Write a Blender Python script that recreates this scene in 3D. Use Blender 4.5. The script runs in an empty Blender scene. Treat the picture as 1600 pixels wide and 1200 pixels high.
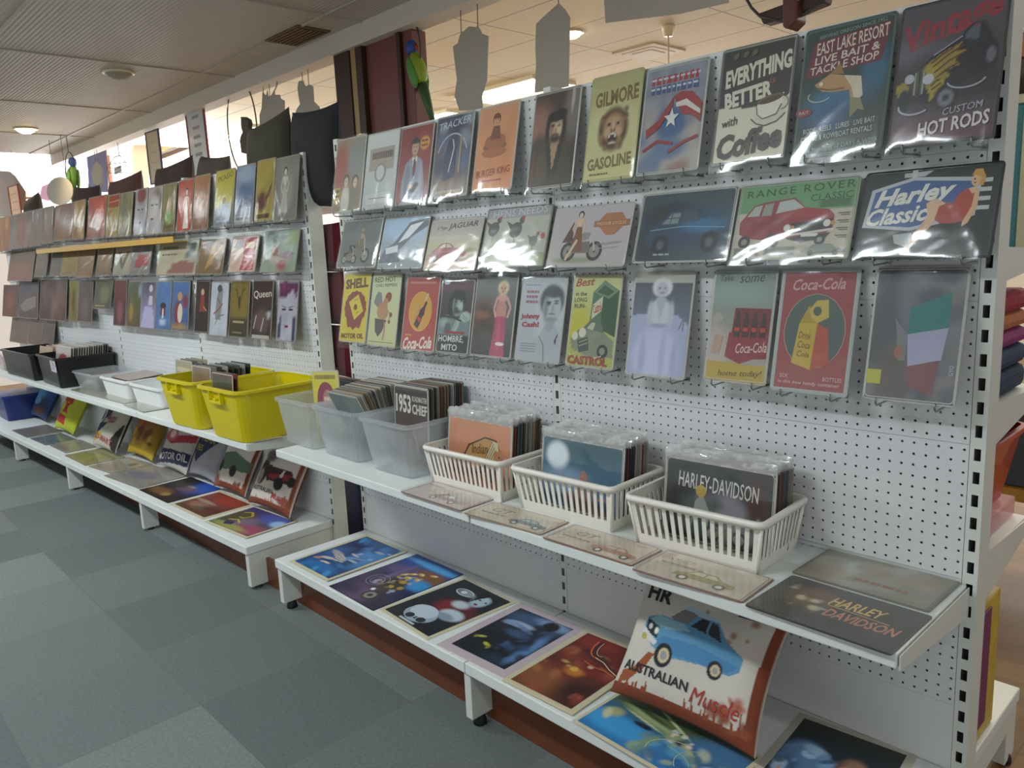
import bpy, bmesh, math, random
import numpy as np
from mathutils import Matrix, Vector

# ------------------------------------------------------------------ camera, world, lights, exposure
SC = bpy.context.scene
COL = SC.collection
CAM_LOC = np.array([2.88409519, -1.77983051, 1.429197])
CAM_ROWS = np.array([[0.69008546, 0.7224487, -0.04301083],      # image right
                     [0.09555496, -0.14986134, -0.98407867],    # image down
                     [-0.71739202, 0.67498849, -0.17245069]])   # forward
FOC = 1219.1518                                                 # pixels in the 1600 x 1200 frame
cd = bpy.data.cameras.new('camera'); cam = bpy.data.objects.new('camera', cd); COL.objects.link(cam)
cd.sensor_width = 36.0; cd.lens = 36.0 * FOC / 1600.0; cd.clip_start = 0.02; cd.clip_end = 200
_r, _d, _f = CAM_ROWS
cam.matrix_world = Matrix(((_r[0], -_d[0], -_f[0], CAM_LOC[0]), (_r[1], -_d[1], -_f[1], CAM_LOC[1]),
                           (_r[2], -_d[2], -_f[2], CAM_LOC[2]), (0, 0, 0, 1)))
SC.camera = cam
W = bpy.data.worlds.new('world'); SC.world = W; W.use_nodes = True
_bg = W.node_tree.nodes['Background']; _bg.inputs[0].default_value = (0.95, 0.97, 1.0, 1); _bg.inputs[1].default_value = 0.68
SC.view_settings.view_transform = 'Standard'; SC.view_settings.look = 'None'
SC.view_settings.exposure = 0.05; SC.view_settings.gamma = 1.0; SC.view_settings.use_curve_mapping = False

def area(name, loc, sx, sy, energy, color, rot=(0, 0, 0)):
    l = bpy.data.lights.new(name, 'AREA'); l.shape = 'RECTANGLE'; l.size = sx; l.size_y = sy
    l.energy = energy; l.color = color
    o = bpy.data.objects.new(name, l); o.location = loc; o.rotation_euler = rot; COL.objects.link(o); return o
COOL = (0.88, 0.965, 1.0); WARM = (1.0, 0.90, 0.74)
AISLE_FILLS = [(-7.5, -1.9), (-4.5, -1.9), (-1.5, -1.9), (1.1, -1.95), (3.6, -1.75)]
for k, (x, y) in enumerate(AISLE_FILLS):                              # unseen fittings added over the aisle to light the shelf fronts
    area('aisle_fill_light', (x, y, 2.535), 1.2, 0.16, (26, 34, 48, 30, 8)[k], COOL)
HALL = [(-3.07, 3.99), (-4.85, 4.40), (-6.8, 3.0), (0.4, 5.4), (2.6, 3.0), (-10.0, 5.5)]
for x, y in HALL:                                               # troffers in the tiled ceiling of the hall behind
    area('hall_troffer_light', (x, y, 2.955), 1.15, 0.55, 43, (1.0, 0.98, 0.84))
for x, y, rz in ((-8.4, 1.6, -50), (-8.4, 3.0, -60), (-6.5, 8.8, 180), (-3.9, 8.8, 180)):   # daylight entering by the hall windows
    area('window_daylight', (x, y, 2.2), 1.7, 1.1, 130, (0.97, 0.98, 1.0), (math.radians(112), 0, math.radians(rz)))

# ------------------------------------------------------------------ helpers
def ray(px, py):
    v = CAM_ROWS.T @ np.array([(px - 800) / FOC, (py - 600) / FOC, 1.0]); return v
class Frame:
    """vertical display plane: origin, heading, outward normal towards the aisle"""
    def __init__(s, o, a):
        s.o = np.array(o, float); s.a = a
        s.ax = np.array([math.cos(a), math.sin(a), 0]); s.n = np.array([math.sin(a), -math.cos(a), 0])
    def hit(s, px, py, d):
        v = ray(px, py); t = (d - (CAM_LOC - s.o) @ s.n) / (v @ s.n); return CAM_LOC + v * t
    def pt(s, x, y, z): return s.o + s.ax * x - s.n * y + np.array([0, 0, z])
NEAR = Frame((0, 0, 0), 0.0); FAR = Frame((-0.28, 0.0, -0.02), 0.045)
def hit_z(px, py, z):
    v = ray(px, py); return CAM_LOC + v * ((z - CAM_LOC[2]) / v[2])
def lin(h):
    if not isinstance(h, str): return tuple(h)
    c = [int(h[i:i + 2], 16) / 255 for i in (0, 2, 4)]
    return tuple(x / 12.92 if x <= .04045 else ((x + .055) / 1.055) ** 2.4 for x in c)

def nodes(name):
    m = bpy.data.materials.new(name); m.use_nodes = True
    return m, m.node_tree.nodes, m.node_tree.links, m.node_tree.nodes['Principled BSDF']
def mat(name, col, rough=.5, metal=0, coat=0, bump=0, bscale=60, var=0, emit=None, estr=0):
    m, n, l, b = nodes(name); c = lin(col)
    b.inputs['Base Color'].default_value = (*c, 1); b.inputs['Roughness'].default_value = rough
    b.inputs['Metallic'].default_value = metal; b.inputs['Coat Weight'].default_value = coat
    if var or bump:
        tc = n.new('ShaderNodeTexCoord'); t = n.new('ShaderNodeTexNoise'); t.inputs['Scale'].default_value = bscale
        t.inputs['Detail'].default_value = 5; l.new(tc.outputs['Object'], t.inputs['Vector'])
        if var:
            r = n.new('ShaderNodeMix'); r.data_type = 'RGBA'; l.new(t.outputs['Fac'], r.inputs['Factor'])
            r.inputs['A'].default_value = (*[x * (1 - var) for x in c], 1); r.inputs['B'].default_value = (*[min(1, x * (1 + var)) for x in c], 1)
            l.new(r.outputs['Result'], b.inputs['Base Color'])
        if bump:
            bp = n.new('ShaderNodeBump'); bp.inputs['Strength'].default_value = bump; bp.inputs['Distance'].default_value = .004
            l.new(t.outputs['Fac'], bp.inputs['Height']); l.new(bp.outputs['Normal'], b.inputs['Normal'])
    if emit: b.inputs['Emission Color'].default_value = (*lin(emit), 1); b.inputs['Emission Strength'].default_value = estr
    return m
def printed(name, rough, coat, spec=.5):
    m, n, l, b = nodes(name); a = n.new('ShaderNodeAttribute'); a.attribute_name = 'Col'
    l.new(a.outputs['Color'], b.inputs['Base Color']); b.inputs['Roughness'].default_value = rough
    b.inputs['Coat Weight'].default_value = coat; b.inputs['Coat Roughness'].default_value = .12; b.inputs['Specular IOR Level'].default_value = spec; return m
def clear(name, tint, base, fres, rough, haze=0.0, hazecol=(.9, .9, .9), graze=.7):
    """thin clear plastic: see-through with fresnel gloss and a little milkiness"""
    m, n, l, b = nodes(name); n.remove(b); out = n['Material Output']
    tr = n.new("ShaderNodeBsdfTransparent"); tr.inputs[0].default_value = (*tint, 1)
    gl = n.new('ShaderNodeBsdfGlossy'); gl.inputs['Roughness'].default_value = rough
    fr = n.new('ShaderNodeLayerWeight'); fr.inputs[0].default_value = .5; pw = n.new('ShaderNodeMath'); pw.operation = 'POWER'; pw.inputs[1].default_value = 5
    l.new(fr.outputs['Facing'], pw.inputs[0]); mm = n.new('ShaderNodeMath'); mm.operation = 'MULTIPLY_ADD'; mm.inputs[1].default_value = graze; mm.inputs[2].default_value = base + .04 * fres
    l.new(pw.outputs[0], mm.inputs[0]); mx = n.new('ShaderNodeMixShader'); l.new(mm.outputs[0], mx.inputs[0])
    top = tr
    if haze:
        df = n.new('ShaderNodeBsdfDiffuse'); df.inputs[0].default_value = (*hazecol, 1)
        tl = n.new('ShaderNodeBsdfTranslucent'); tl.inputs[0].default_value = (*hazecol, 1)
        m1 = n.new('ShaderNodeMixShader'); m1.inputs[0].default_value = .5; l.new(df.outputs[0], m1.inputs[1]); l.new(tl.outputs[0], m1.inputs[2])
        m2 = n.new('ShaderNodeMixShader'); m2.inputs[0].default_value = haze; l.new(tr.outputs[0], m2.inputs[1]); l.new(m1.outputs[0], m2.inputs[2]); top = m2
    l.new(top.outputs[0], mx.inputs[1]); l.new(gl.outputs[0], mx.inputs[2]); l.new(mx.outputs[0], out.inputs[0]); return m

M = dict(
    shelf=mat('white_enamel', 'dfe3e0', .38, var=.04, bscale=9), panel=mat('pegboard_enamel', 'd6d8d8', .45, var=.03, bscale=14),
    upright=mat('upright_enamel', 'd6d8d0', .4, var=.03, bscale=8), dark=mat('black_rubber_and_slot_shade', '18181a', .7),
    kick=mat('varnished_timber', '6a3b22', .35, var=.35, bscale=7), basket=mat('white_basket_plastic', 'e9e5da', .35, coat=.2),
    yellow=mat('yellow_plastic', 'd4c400', .32, coat=.2, bump=.05, bscale=90), black=mat('black_plastic', '17181a', .35),
    whitetub=mat('white_tub_plastic', 'e4e6e6', .4), tub=clear('milky_clear_plastic', (.93, .95, .96), .02, .6, .18, .26, (.95, .97, .98)),
    sleeve=clear('clear_film', (.98, .985, .98), .01, 1.1, .10, .03), farsleeve=clear('far_clear_film', (.985, .985, .98), .0, .5, .16, .0, graze=.2), film=clear('bunched_film', (.97, .97, .97), .12, 2.0, .22, .42, (.97, .96, .94)),
    sign=printed('printed_tin', .42, .15), matt=printed('printed_matt_tin', .6, 0, .12), paper=printed('printed_card', .38, .1), cloth=printed('printed_cushion_cloth', .85, 0),
    wire=mat('zinc_wire', '8f9190', .35, .8), darkwood=mat('dark_stained_wood', '3a2117', .5, var=.3, bscale=12),
    redpanel=mat('red_brown_panel', '74403a', .45, var=.08, bscale=5), trim=mat('honey_trim', 'a98b5c', .4),
    string=mat('string', '6d6658', .8), grey=mat('raw_back_of_sign', 'a9a396', .6, var=.06, bscale=10),
    iron=mat('painted_iron', '3c3a36', .5), maroon=mat('maroon_velvet', '6f0d20', .8), blackcloth=mat('black_cushion_cloth', '1d1e22', .9, bump=.1),
    brass=mat('cream_plastic', 'e6ddb8', .4), lamp=mat('lamp_glow', 'fff3d8', .4, emit='ffe2a8', estr=24),
    tube=mat('fluorescent_diffuser', 'ffffff', .4, emit='fff6e2', estr=7), fillcool=mat('aisle_fill_diffuser', 'ffffff', .4, emit='eef7ff', estr=7),
    vent=mat('brown_vent', '6d5238', .6), wall=mat('plaster_wall', 'd9d2c4', .8, bump=.08, bscale=30),
)

class MB:
    """collects shapes with per-face materials and colours; build() links ONE mesh object"""
    def __init__(s): s.v = []; s.f = []; s.m = []; s.c = []; s.sm = []
    def add(s, vs, fs, m=0, c=(1, 1, 1), sm=False):
        k = len(s.v); s.v += [tuple(map(float, p)) for p in vs]
        for f in fs: s.f.append(tuple(k + i for i in f)); s.m.append(m); s.c.append(c); s.sm.append(sm)
    def box(s, a, b, m=0, c=(1, 1, 1)):
        x0, y0, z0 = a; x1, y1, z1 = b
        s.add([(x0, y0, z0), (x1, y0, z0), (x1, y1, z0), (x0, y1, z0), (x0, y0, z1), (x1, y0, z1), (x1, y1, z1), (x0, y1, z1)],
              [(0, 3, 2, 1), (4, 5, 6, 7), (0, 1, 5, 4), (1, 2, 6, 5), (2, 3, 7, 6), (3, 0, 4, 7)], m, c)
    def prism(s, pts, d, m=0, c=(1, 1, 1)):
        """closed outline of 3-D points swept by vector d"""
        n = len(pts); P = [np.array(p, float) for p in pts]; Q = [p + np.array(d, float) for p in P]
        s.add(P + Q, [tuple(range(n)), tuple(range(2 * n - 1, n - 1, -1))] + [(i, i + n, (i + 1) % n + n, (i + 1) % n) for i in range(n)], m, c)
    def tube(s, pts, r, n=8, m=0, c=(1, 1, 1), closed=False):
        P = [np.array(p, float) for p in pts]; K = len(P); vs = []
        rr = r if hasattr(r, '__len__') else [r] * K
        for i, p in enumerate(P):
            a = P[(i - 1) % K] if (closed or i) else p; b = P[(i + 1) % K] if (closed or i < K - 1) else p
            t = b - a; t /= (np.linalg.norm(t) + 1e-12); u = np.cross(t, (0, 0, 1.) if abs(t[2]) < .9 else (1., 0, 0)); u /= np.linalg.norm(u); w = np.cross(t, u)
            vs += [p + rr[i] * (math.cos(2 * math.pi * j / n) * u + math.sin(2 * math.pi * j / n) * w) for j in range(n)]
        fs = [(i * n + j, ((i + 1) % K) * n + j, ((i + 1) % K) * n + (j + 1) % n, i * n + (j + 1) % n) for i in range(K if closed else K - 1) for j in range(n)]
        if not closed: fs += [tuple(range(n)), tuple(range(K * n - 1, K * n - n - 1, -1))]
        s.add(vs, fs, m, c, True)
    def ball(s, ctr, r, m=0, c=(1, 1, 1), n=14, rot=None):
        ctr = np.array(ctr, float); vs = []; R = np.eye(3) if rot is None else rot
        h = n // 2
        for i in range(h + 1):
            t = math.pi * i / h
            for j in range(n):
                p = 2 * math.pi * j / n; vs.append(ctr + R @ np.array([r[0] * math.sin(t) * math.cos(p), r[1] * math.sin(t) * math.sin(p), r[2] * math.cos(t)]))
        s.add(vs, [(i * n + j, (i + 1) * n + j, (i + 1) * n + (j + 1) % n, i * n + (j + 1) % n) for i in range(h) for j in range(n)], m, c, True)
    def plate(s, xs, zs, holes, y0, y1, m=0, inner=None):
        """sheet in x-z from y0 (front) back to y1, with rectangular cells cut through"""
        nx, nz = len(xs), len(zs)
        vs = [(x, y, z) for y in (y0, y1) for z in zs for x in xs]; I = lambda k, j, i: (k * nz + j) * nx + i; fs = []
        solid = lambda j, i: 0 <= j < nz - 1 and 0 <= i < nx - 1 and (j, i) not in holes
        for j in range(nz - 1):
            for i in range(nx - 1):
                if not solid(j, i): continue
                fs.append((I(0, j, i), I(0, j, i + 1), I(0, j + 1, i + 1), I(0, j + 1, i))); fs.append((I(1, j, i), I(1, j + 1, i), I(1, j + 1, i + 1), I(1, j, i + 1)))
                for dj, di, a, b in ((-1, 0, (j, i), (j, i + 1)), (1, 0, (j + 1, i + 1), (j + 1, i)), (0, -1, (j + 1, i), (j, i)), (0, 1, (j, i + 1), (j + 1, i + 1))):
                    if not solid(j + dj, i + di): fs.append((I(0, *a), I(1, *a), I(1, *b), I(0, *b)))
        s.add(vs, fs, m)
    def mesh(s, name, mats):
        me = bpy.data.meshes.new(name); me.from_pydata(s.v, [], s.f)
        for x in mats: me.materials.append(x)
        me.polygons.foreach_set('material_index', s.m); me.polygons.foreach_set('use_smooth', s.sm)
        if any(x.name.startswith('printed') for x in mats):
            ca = me.color_attributes.new('Col', 'FLOAT_COLOR', 'CORNER'); buf = []
            for f, c in zip(s.f, s.c):
                if isinstance(c, list):
                    for q in c: buf += (q[0], q[1], q[2], 1)
                else: buf += (c[0], c[1], c[2], 1) * len(f)
            ca.data.foreach_set('color', buf)
        me.update(); return me
    def build(s, name, mats, parent=None, mw=None, bevel=0, seg=2):
        if not isinstance(mats, (list, tuple)): mats = [mats]
        return link(name, s.mesh(name, mats), parent, mw, bevel, seg)
def link(name, me, parent=None, mw=None, bevel=0, seg=2):
    o = bpy.data.objects.new(name, me); COL.objects.link(o)
    if parent: o.parent = parent
    if mw is not None: o.matrix_local = mw
    if bevel:
        b = o.modifiers.new('bevel', 'BEVEL'); b.width = bevel; b.segments = seg; b.limit_method = 'ANGLE'
    return o
def tag(o, label=None, cat=None, group=None, kind=None):
    for k, v in (('label', label), ('category', cat), ('group', group), ('kind', kind)):
        if v: o[k] = v
    return o
def empty(name, loc=(0, 0, 0), rz=0):
    o = bpy.data.objects.new(name, None); COL.objects.link(o); o.location = loc; o.rotation_euler.z = rz; o.empty_display_size = .05; return o
def axes(c, u, v, n): return Matrix(((u[0], v[0], n[0], c[0]), (u[1], v[1], n[1], c[1]), (u[2], v[2], n[2], c[2]), (0, 0, 0, 1)))
def struct(name, mb, mats, **k): return tag(mb.build(name, mats, **k), kind='structure')

# ------------------------------------------------------------------ printed artwork (flat colour shapes and lettering inside one mesh)
_tx = {}
def text_geo(s, shear=0, bold=0, sp=1):
    k = (s, shear, bold, sp)
    if k not in _tx:
        c = bpy.data.curves.new('lettering', 'FONT'); c.body = s; c.shear = shear; c.offset = bold; c.resolution_u = 2; c.space_character = sp; c.align_x = 'CENTER'
        o = bpy.data.objects.new('lettering', c); COL.objects.link(o); bpy.context.view_layer.update()
        me = o.evaluated_get(bpy.context.evaluated_depsgraph_get()).to_mesh()
        v = np.array([p.co[:2] for p in me.vertices]); f = [tuple(p.vertices) for p in me.polygons]
        bpy.data.objects.remove(o); bpy.data.curves.remove(c)
        v = (v - v.min(0)) / (v.max(0) - v.min(0)) - .5; _tx[k] = (v, f)
    return _tx[k]
class Art:
    def __init__(s, w, h, edge='cccccc', nx=0, ny=0, inset=.02, seed=0):
        s.w, s.h = w, h; s.edge = lin(edge); s.L = []; s.rs = np.random.RandomState(seed)
        s.nx = nx or max(8, int(w / .0042)); s.ny = ny or max(8, int(h / .0042)); s.ins = inset; s.q = h / w
        s.U, s.V = np.meshgrid(np.linspace(0, 1, s.nx + 1), np.linspace(0, 1, s.ny + 1)); s.G = np.zeros(s.U.shape + (3,)); s.G[:] = s.edge
    def mixin(s, a, c): s.G = s.G * (1 - a[..., None]) + np.array(lin(c)) * a[..., None]; return s
    def g(s, c0, c1=None, v0=0, v1=1):                              # vertical wash, c0 at v0 to c1 at v1
        c1 = c1 or c0; t = np.clip((s.V - v0) / (v1 - v0), 0, 1)[..., None]; k = ((s.V >= v0 - 1e-6) & (s.V <= v1 + 1e-6))[..., None]
        s.G = np.where(k, np.array(lin(c0)) * (1 - t) + np.array(lin(c1)) * t, s.G); return s
    def b(s, cx, cy, rx, ry, c, soft=.5, rot=0, al=1):              # soft blob
        x = (s.U - cx) / s.q; y = s.V - cy; a = math.radians(rot); X = x * math.cos(a) + y * math.sin(a); Y = -x * math.sin(a) + y * math.cos(a)
        d = np.sqrt((X / (rx / s.q)) ** 2 + (Y / ry) ** 2); t = np.clip((1 + soft - d) / (2 * soft), 0, 1); return s.mixin(t * t * (3 - 2 * t) * al, c)
    def P(s, pts, c, al=1):                                         # polygon painted into the wash
        ins = np.zeros(s.U.shape, bool); n = len(pts)
        for i in range(n):
            (x0, y0), (x1, y1) = pts[i], pts[(i + 1) % n]
            if y0 == y1: continue
            ins ^= ((y0 > s.V) != (y1 > s.V)) & (s.U < (x1 - x0) * (s.V - y0) / (y1 - y0) + x0)
        return s.mixin(ins * float(al), c)
    def gain(s, k):
        s.G = np.clip(s.G * k, 0, .9); s.L = [(v, f, tuple(min(.9, x * k) for x in c)) for v, f, c in s.L]
    def ns(s, amp, k=6, c=None):                                    # mottling
        z = s.rs.rand(k + 2, k + 2); x = s.U * k; y = s.V * k; i = x.astype(int); j = y.astype(int); fx = x - i; fy = y - j
        t = z[j, i] * (1 - fx) * (1 - fy) + z[j, i + 1] * fx * (1 - fy) + z[j + 1, i] * (1 - fx) * fy + z[j + 1, i + 1] * fx * fy
        if c: return s.mixin(np.clip((t - .5) * 2 * amp, 0, 1), c)
        s.G = np.clip(s.G * (1 + amp * (t[..., None] - .5) * 2), 0, 1); return s
    def sp(s, n, cols, x0=0, y0=0, x1=1, y1=1, r=.04, soft=.6):     # scatter of small soft dabs
        for _ in range(n):
            s.b(x0 + (x1 - x0) * s.rs.rand(), y0 + (y1 - y0) * s.rs.rand(), r * (.4 + s.rs.rand()), r / s.q * (.4 + s.rs.rand()), cols[s.rs.randint(len(cols))], soft, s.rs.rand() * 180, .8)
        return s
    def _l(s, v, f, c): s.L.append((np.array(v, float), f, lin(c))); return s
    def p(s, pts, c): return s._l(pts, [tuple(range(len(pts)))], c)
    def r(s, x0, y0, x1, y1, c): return s.p([(x0, y0), (x1, y0), (x1, y1), (x0, y1)], c)
    def e(s, cx, cy, rx, ry=None, c='000000', rot=0, n=20):
        ry = ry or rx / s.q; a = math.radians(rot); P = []
        for i in range(n):
            t = 2 * math.pi * i / n; X = rx / s.q * math.cos(t); Y = ry * math.sin(t); P.append((cx + (X * math.cos(a) - Y * math.sin(a)) * s.q, cy + X * math.sin(a) + Y * math.cos(a)))
        return s.p(P, c)
    def l(s, pts, wd, c):                                           # stroke; wd as a fraction of the height
        for (x0, y0), (x1, y1) in zip(pts, pts[1:]):
            dx, dy = (x1 - x0) / s.q, y1 - y0; L = math.hypot(dx, dy) + 1e-9; ox, oy = -dy / L * wd / 2 * s.q, dx / L * wd / 2
            s.p([(x0 + ox, y0 + oy), (x0 - ox, y0 - oy), (x1 - ox, y1 - oy), (x1 + ox, y1 + oy)], c)
        return s
    def arc(s, cx, cy, rx, ry, a0, a1, wd, c, n=14):
        return s.l([(cx + rx * math.cos(math.radians(a0 + (a1 - a0) * i / n)), cy + ry * math.sin(math.radians(a0 + (a1 - a0) * i / n))) for i in range(n + 1)], wd, c)
    def t(s, txt, cx, cy, w, h, c, rot=0, sh=0, bold=0, sp=1):
        v, f = text_geo(txt, sh, bold, sp); a = math.radians(rot); X = v[:, 0] * w / s.q; Y = v[:, 1] * h
        return s._l(np.stack([cx + (X * math.cos(a) - Y * math.sin(a)) * s.q, cy + X * math.sin(a) + Y * math.cos(a)], 1), f, c)
    def wr(s, x0, x1, y, h, c, gap=.02):                             # lettering too small to read: a run of short strokes
        x = x0
        while x < x1 - .01:
            d = .035 + .05 * s.rs.rand(); e = min(x1, x + d); s.r(x, y - h / 2, e, y + h / 2, c); x = e + gap * .6
        return s
    def car(s, x, y, w, c, dark='222222', glass='c8d4d8', flip=False):
        k = w * s.q * 0 + w; h = w / s.q; F = (lambda q: [(x + (w - a * w if flip else a * w), y + b * h) for a, b in q])
        s.p(F([(0, .12), (.02, .24), (.16, .28), (.3, .42), (.62, .42), (.76, .29), (.97, .25), (1, .12)]), c)
        s.p(F([(.21, .28), (.32, .39), (.45, .39), (.45, .28)]), glass); s.p(F([(.48, .28), (.48, .39), (.6, .39), (.7, .28)]), glass)
        for wx in (.2, .79):
            cx = x + (w - wx * w if flip else wx * w); s.e(cx, y + .1 * h, .095 * w, .095 * h, dark, n=16); s.e(cx, y + .1 * h, .05 * w, .05 * h, 'c9c6bd', n=12)
        return s
    def moto(s, x, y, w, c, dark='2a2622'):
        h = w / s.q
        for wx in (.18, .8):
            s.e(x + wx * w, y + .18 * h, .18 * w, .18 * h, dark, n=18); s.e(x + wx * w, y + .18 * h, .12 * w, .12 * h, '8b8880', n=16); s.e(x + wx * w, y + .18 * h, .03 * w, .03 * h, dark, n=8)
        s.p([(x + .28 * w, y + .15 * h), (x + .7 * w, y + .15 * h), (x + .66 * w, y + .36 * h), (x + .3 * w, y + .36 * h)], '6f6a62')
        s.p([(x + .3 * w, y + .36 * h), (x + .62 * w, y + .4 * h), (x + .66 * w, y + .52 * h), (x + .42 * w, y + .54 * h)], c)
        s.l([(x + .8 * w, y + .18 * h), (x + .68 * w, y + .6 * h), (x + .58 * w, y + .66 * h)], .035 * h, 'b9b6ad'); return s.p([(x + .1 * w, y + .36 * h), (x + .36 * w, y + .36 * h), (x + .34 * w, y + .44 * h), (x + .08 * w, y + .44 * h)], dark)
    def head(s, x, y, r, skin, hair, beard=None, hat=None):
        R = r / s.q; s.e(x, y + .15 * R, r * 1.12, R * 1.2, hair); s.e(x, y - .1 * R, r * .86, R * 1.08, skin)
        if beard: s.p([(x - .8 * r, y - .4 * R), (x + .8 * r, y - .4 * R), (x + .45 * r, y - 1.35 * R), (x - .45 * r, y - 1.35 * R)], beard)
        s.p([(x - .85 * r, y + .35 * R), (x + .85 * r, y + .35 * R), (x + .8 * r, y + 1.1 * R), (x - .8 * r, y + 1.1 * R)], hat or hair)
        for q in (-.38, .38): s.e(x + q * r, y + .1 * R, .17 * r, .1 * R, '2a2020', n=8); s.l([(x + q * r - .24 * r, y + .3 * R), (x + q * r + .24 * r, y + .32 * R)], .1 * R, '2a2020')
        s.l([(x + .05 * r, y + .05 * R), (x + .12 * r, y - .3 * R)], .07 * R, '8f6a58'); return s.l([(x - .3 * r, y - .6 * R), (x + .3 * r, y - .6 * R)], .13 * R, '8a3d3a')
    def woman(s, x, y, h, skin, dress, hair, wide=.16):
        H = h; ww = wide * s.q * h
        s.p([(x - ww * .35, y + .62 * H), (x + ww * .35, y + .62 * H), (x + ww * .55, y + .46 * H), (x + ww, y), (x - ww, y), (x - ww * .45, y + .46 * H)], dress)
        s.p([(x - ww * .6, y + .78 * H), (x + ww * .6, y + .78 * H), (x + ww * .35, y + .6 * H), (x - ww * .35, y + .6 * H)], skin)
        s.l([(x - ww * .6, y + .76 * H), (x - ww * .95, y + .55 * H), (x - ww * .5, y + .42 * H)], .035 * H, skin); s.l([(x + ww * .6, y + .76 * H), (x + ww * .95, y + .58 * H), (x + ww * .6, y + .44 * H)], .035 * H, skin)
        s.e(x, y + .9 * H, .085 * H * s.q, .085 * H, hair); return s.e(x, y + .875 * H, .058 * H * s.q, .068 * H, skin)
    def bottle(s, x, y, h, c, rot=0):
        a = math.radians(rot); pr = [(.13, 0), (.14, .3), (.11, .42), (.14, .55), (.06, .75), (.05, .95)]
        P = [(q, z) for q, z in pr] + [(-q, z) for q, z in reversed(pr)]
        s.p([(x + (q * h * math.cos(a) - z * h * math.sin(a)) * s.q, y + q * h * math.sin(a) + z * h * math.cos(a)) for q, z in P], c)
        P = [(.1, .22), (.1, .36), (-.1, .36), (-.1, .22)]; return s.p([(x + (q * h * math.cos(a) - z * h * math.sin(a)) * s.q, y + q * h * math.sin(a) + z * h * math.cos(a)) for q, z in P], 'c33a2c')
    def into(s, mb, zf=None, thick=.003, rim=True, mi=0, rad=.008):
        lift = .0005 if thick else .0028; w, h = s.w, s.h; zf = zf or (lambda x, y: 0 * x); e = s.edge
        if thick:                                                    # rounded sheet with a rolled rim
            ring = []
            for cx, cy, a0 in ((w / 2 - rad, h / 2 - rad, 0), (-w / 2 + rad, h / 2 - rad, 90), (-w / 2 + rad, -h / 2 + rad, 180), (w / 2 - rad, -h / 2 + rad, 270)):
                ring += [(cx + rad * math.cos(math.radians(a0 + 30 * i)), cy + rad * math.sin(math.radians(a0 + 30 * i))) for i in range(4)]
            n = len(ring); R = np.array(ring); k = 1 - .004 / (min(w, h) / 2)
            lv = [(R, -thick), (R, -.0006), (R * k, .0004 if rim else 0), (R * (2 * k - 1), 0)]
            vs = [(x, y, z) for q, z in lv for x, y in q]; fs = [(a * n + i, a * n + (i + 1) % n, (a + 1) * n + (i + 1) % n, (a + 1) * n + i) for a in range(3) for i in range(n)]
            mb.add(vs, fs + [tuple(range(3 * n, 4 * n)), tuple(range(n - 1, -1, -1))], mi, e)
        i = s.ins; X = (i * (1 if w <= h else h / w) + s.U * (1 - 2 * i * (1 if w <= h else h / w)) - .5) * w; Y = (i * (1 if h <= w else w / h) + s.V * (1 - 2 * i * (1 if h <= w else w / h)) - .5) * h
        Z = zf(X, Y) + .0003; nx = s.nx + 1; G = s.G.reshape(-1, 3).tolist()
        k0 = len(mb.v); mb.v += np.stack([X, Y, Z], -1).reshape(-1, 3).tolist()
        for a in range(s.ny):
            for c in range(s.nx):
                q = (a * nx + c, a * nx + c + 1, (a + 1) * nx + c + 1, (a + 1) * nx + c)
                mb.f.append(tuple(k0 + j for j in q)); mb.m.append(mi); mb.c.append([G[j] for j in q]); mb.sm.append(False)
        sx = i * (1 if w <= h else h / w); sy = i * (1 if h <= w else w / h)
        for j, (v, f, c) in enumerate(s.L):
            x = (sx + v[:, 0] * (1 - 2 * sx) - .5) * w; y = (sy + v[:, 1] * (1 - 2 * sy) - .5) * h
            mb.add(np.stack([x, y, zf(x, y) + lift + .00004 * j], 1), f, mi, c)
        return mb

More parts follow.
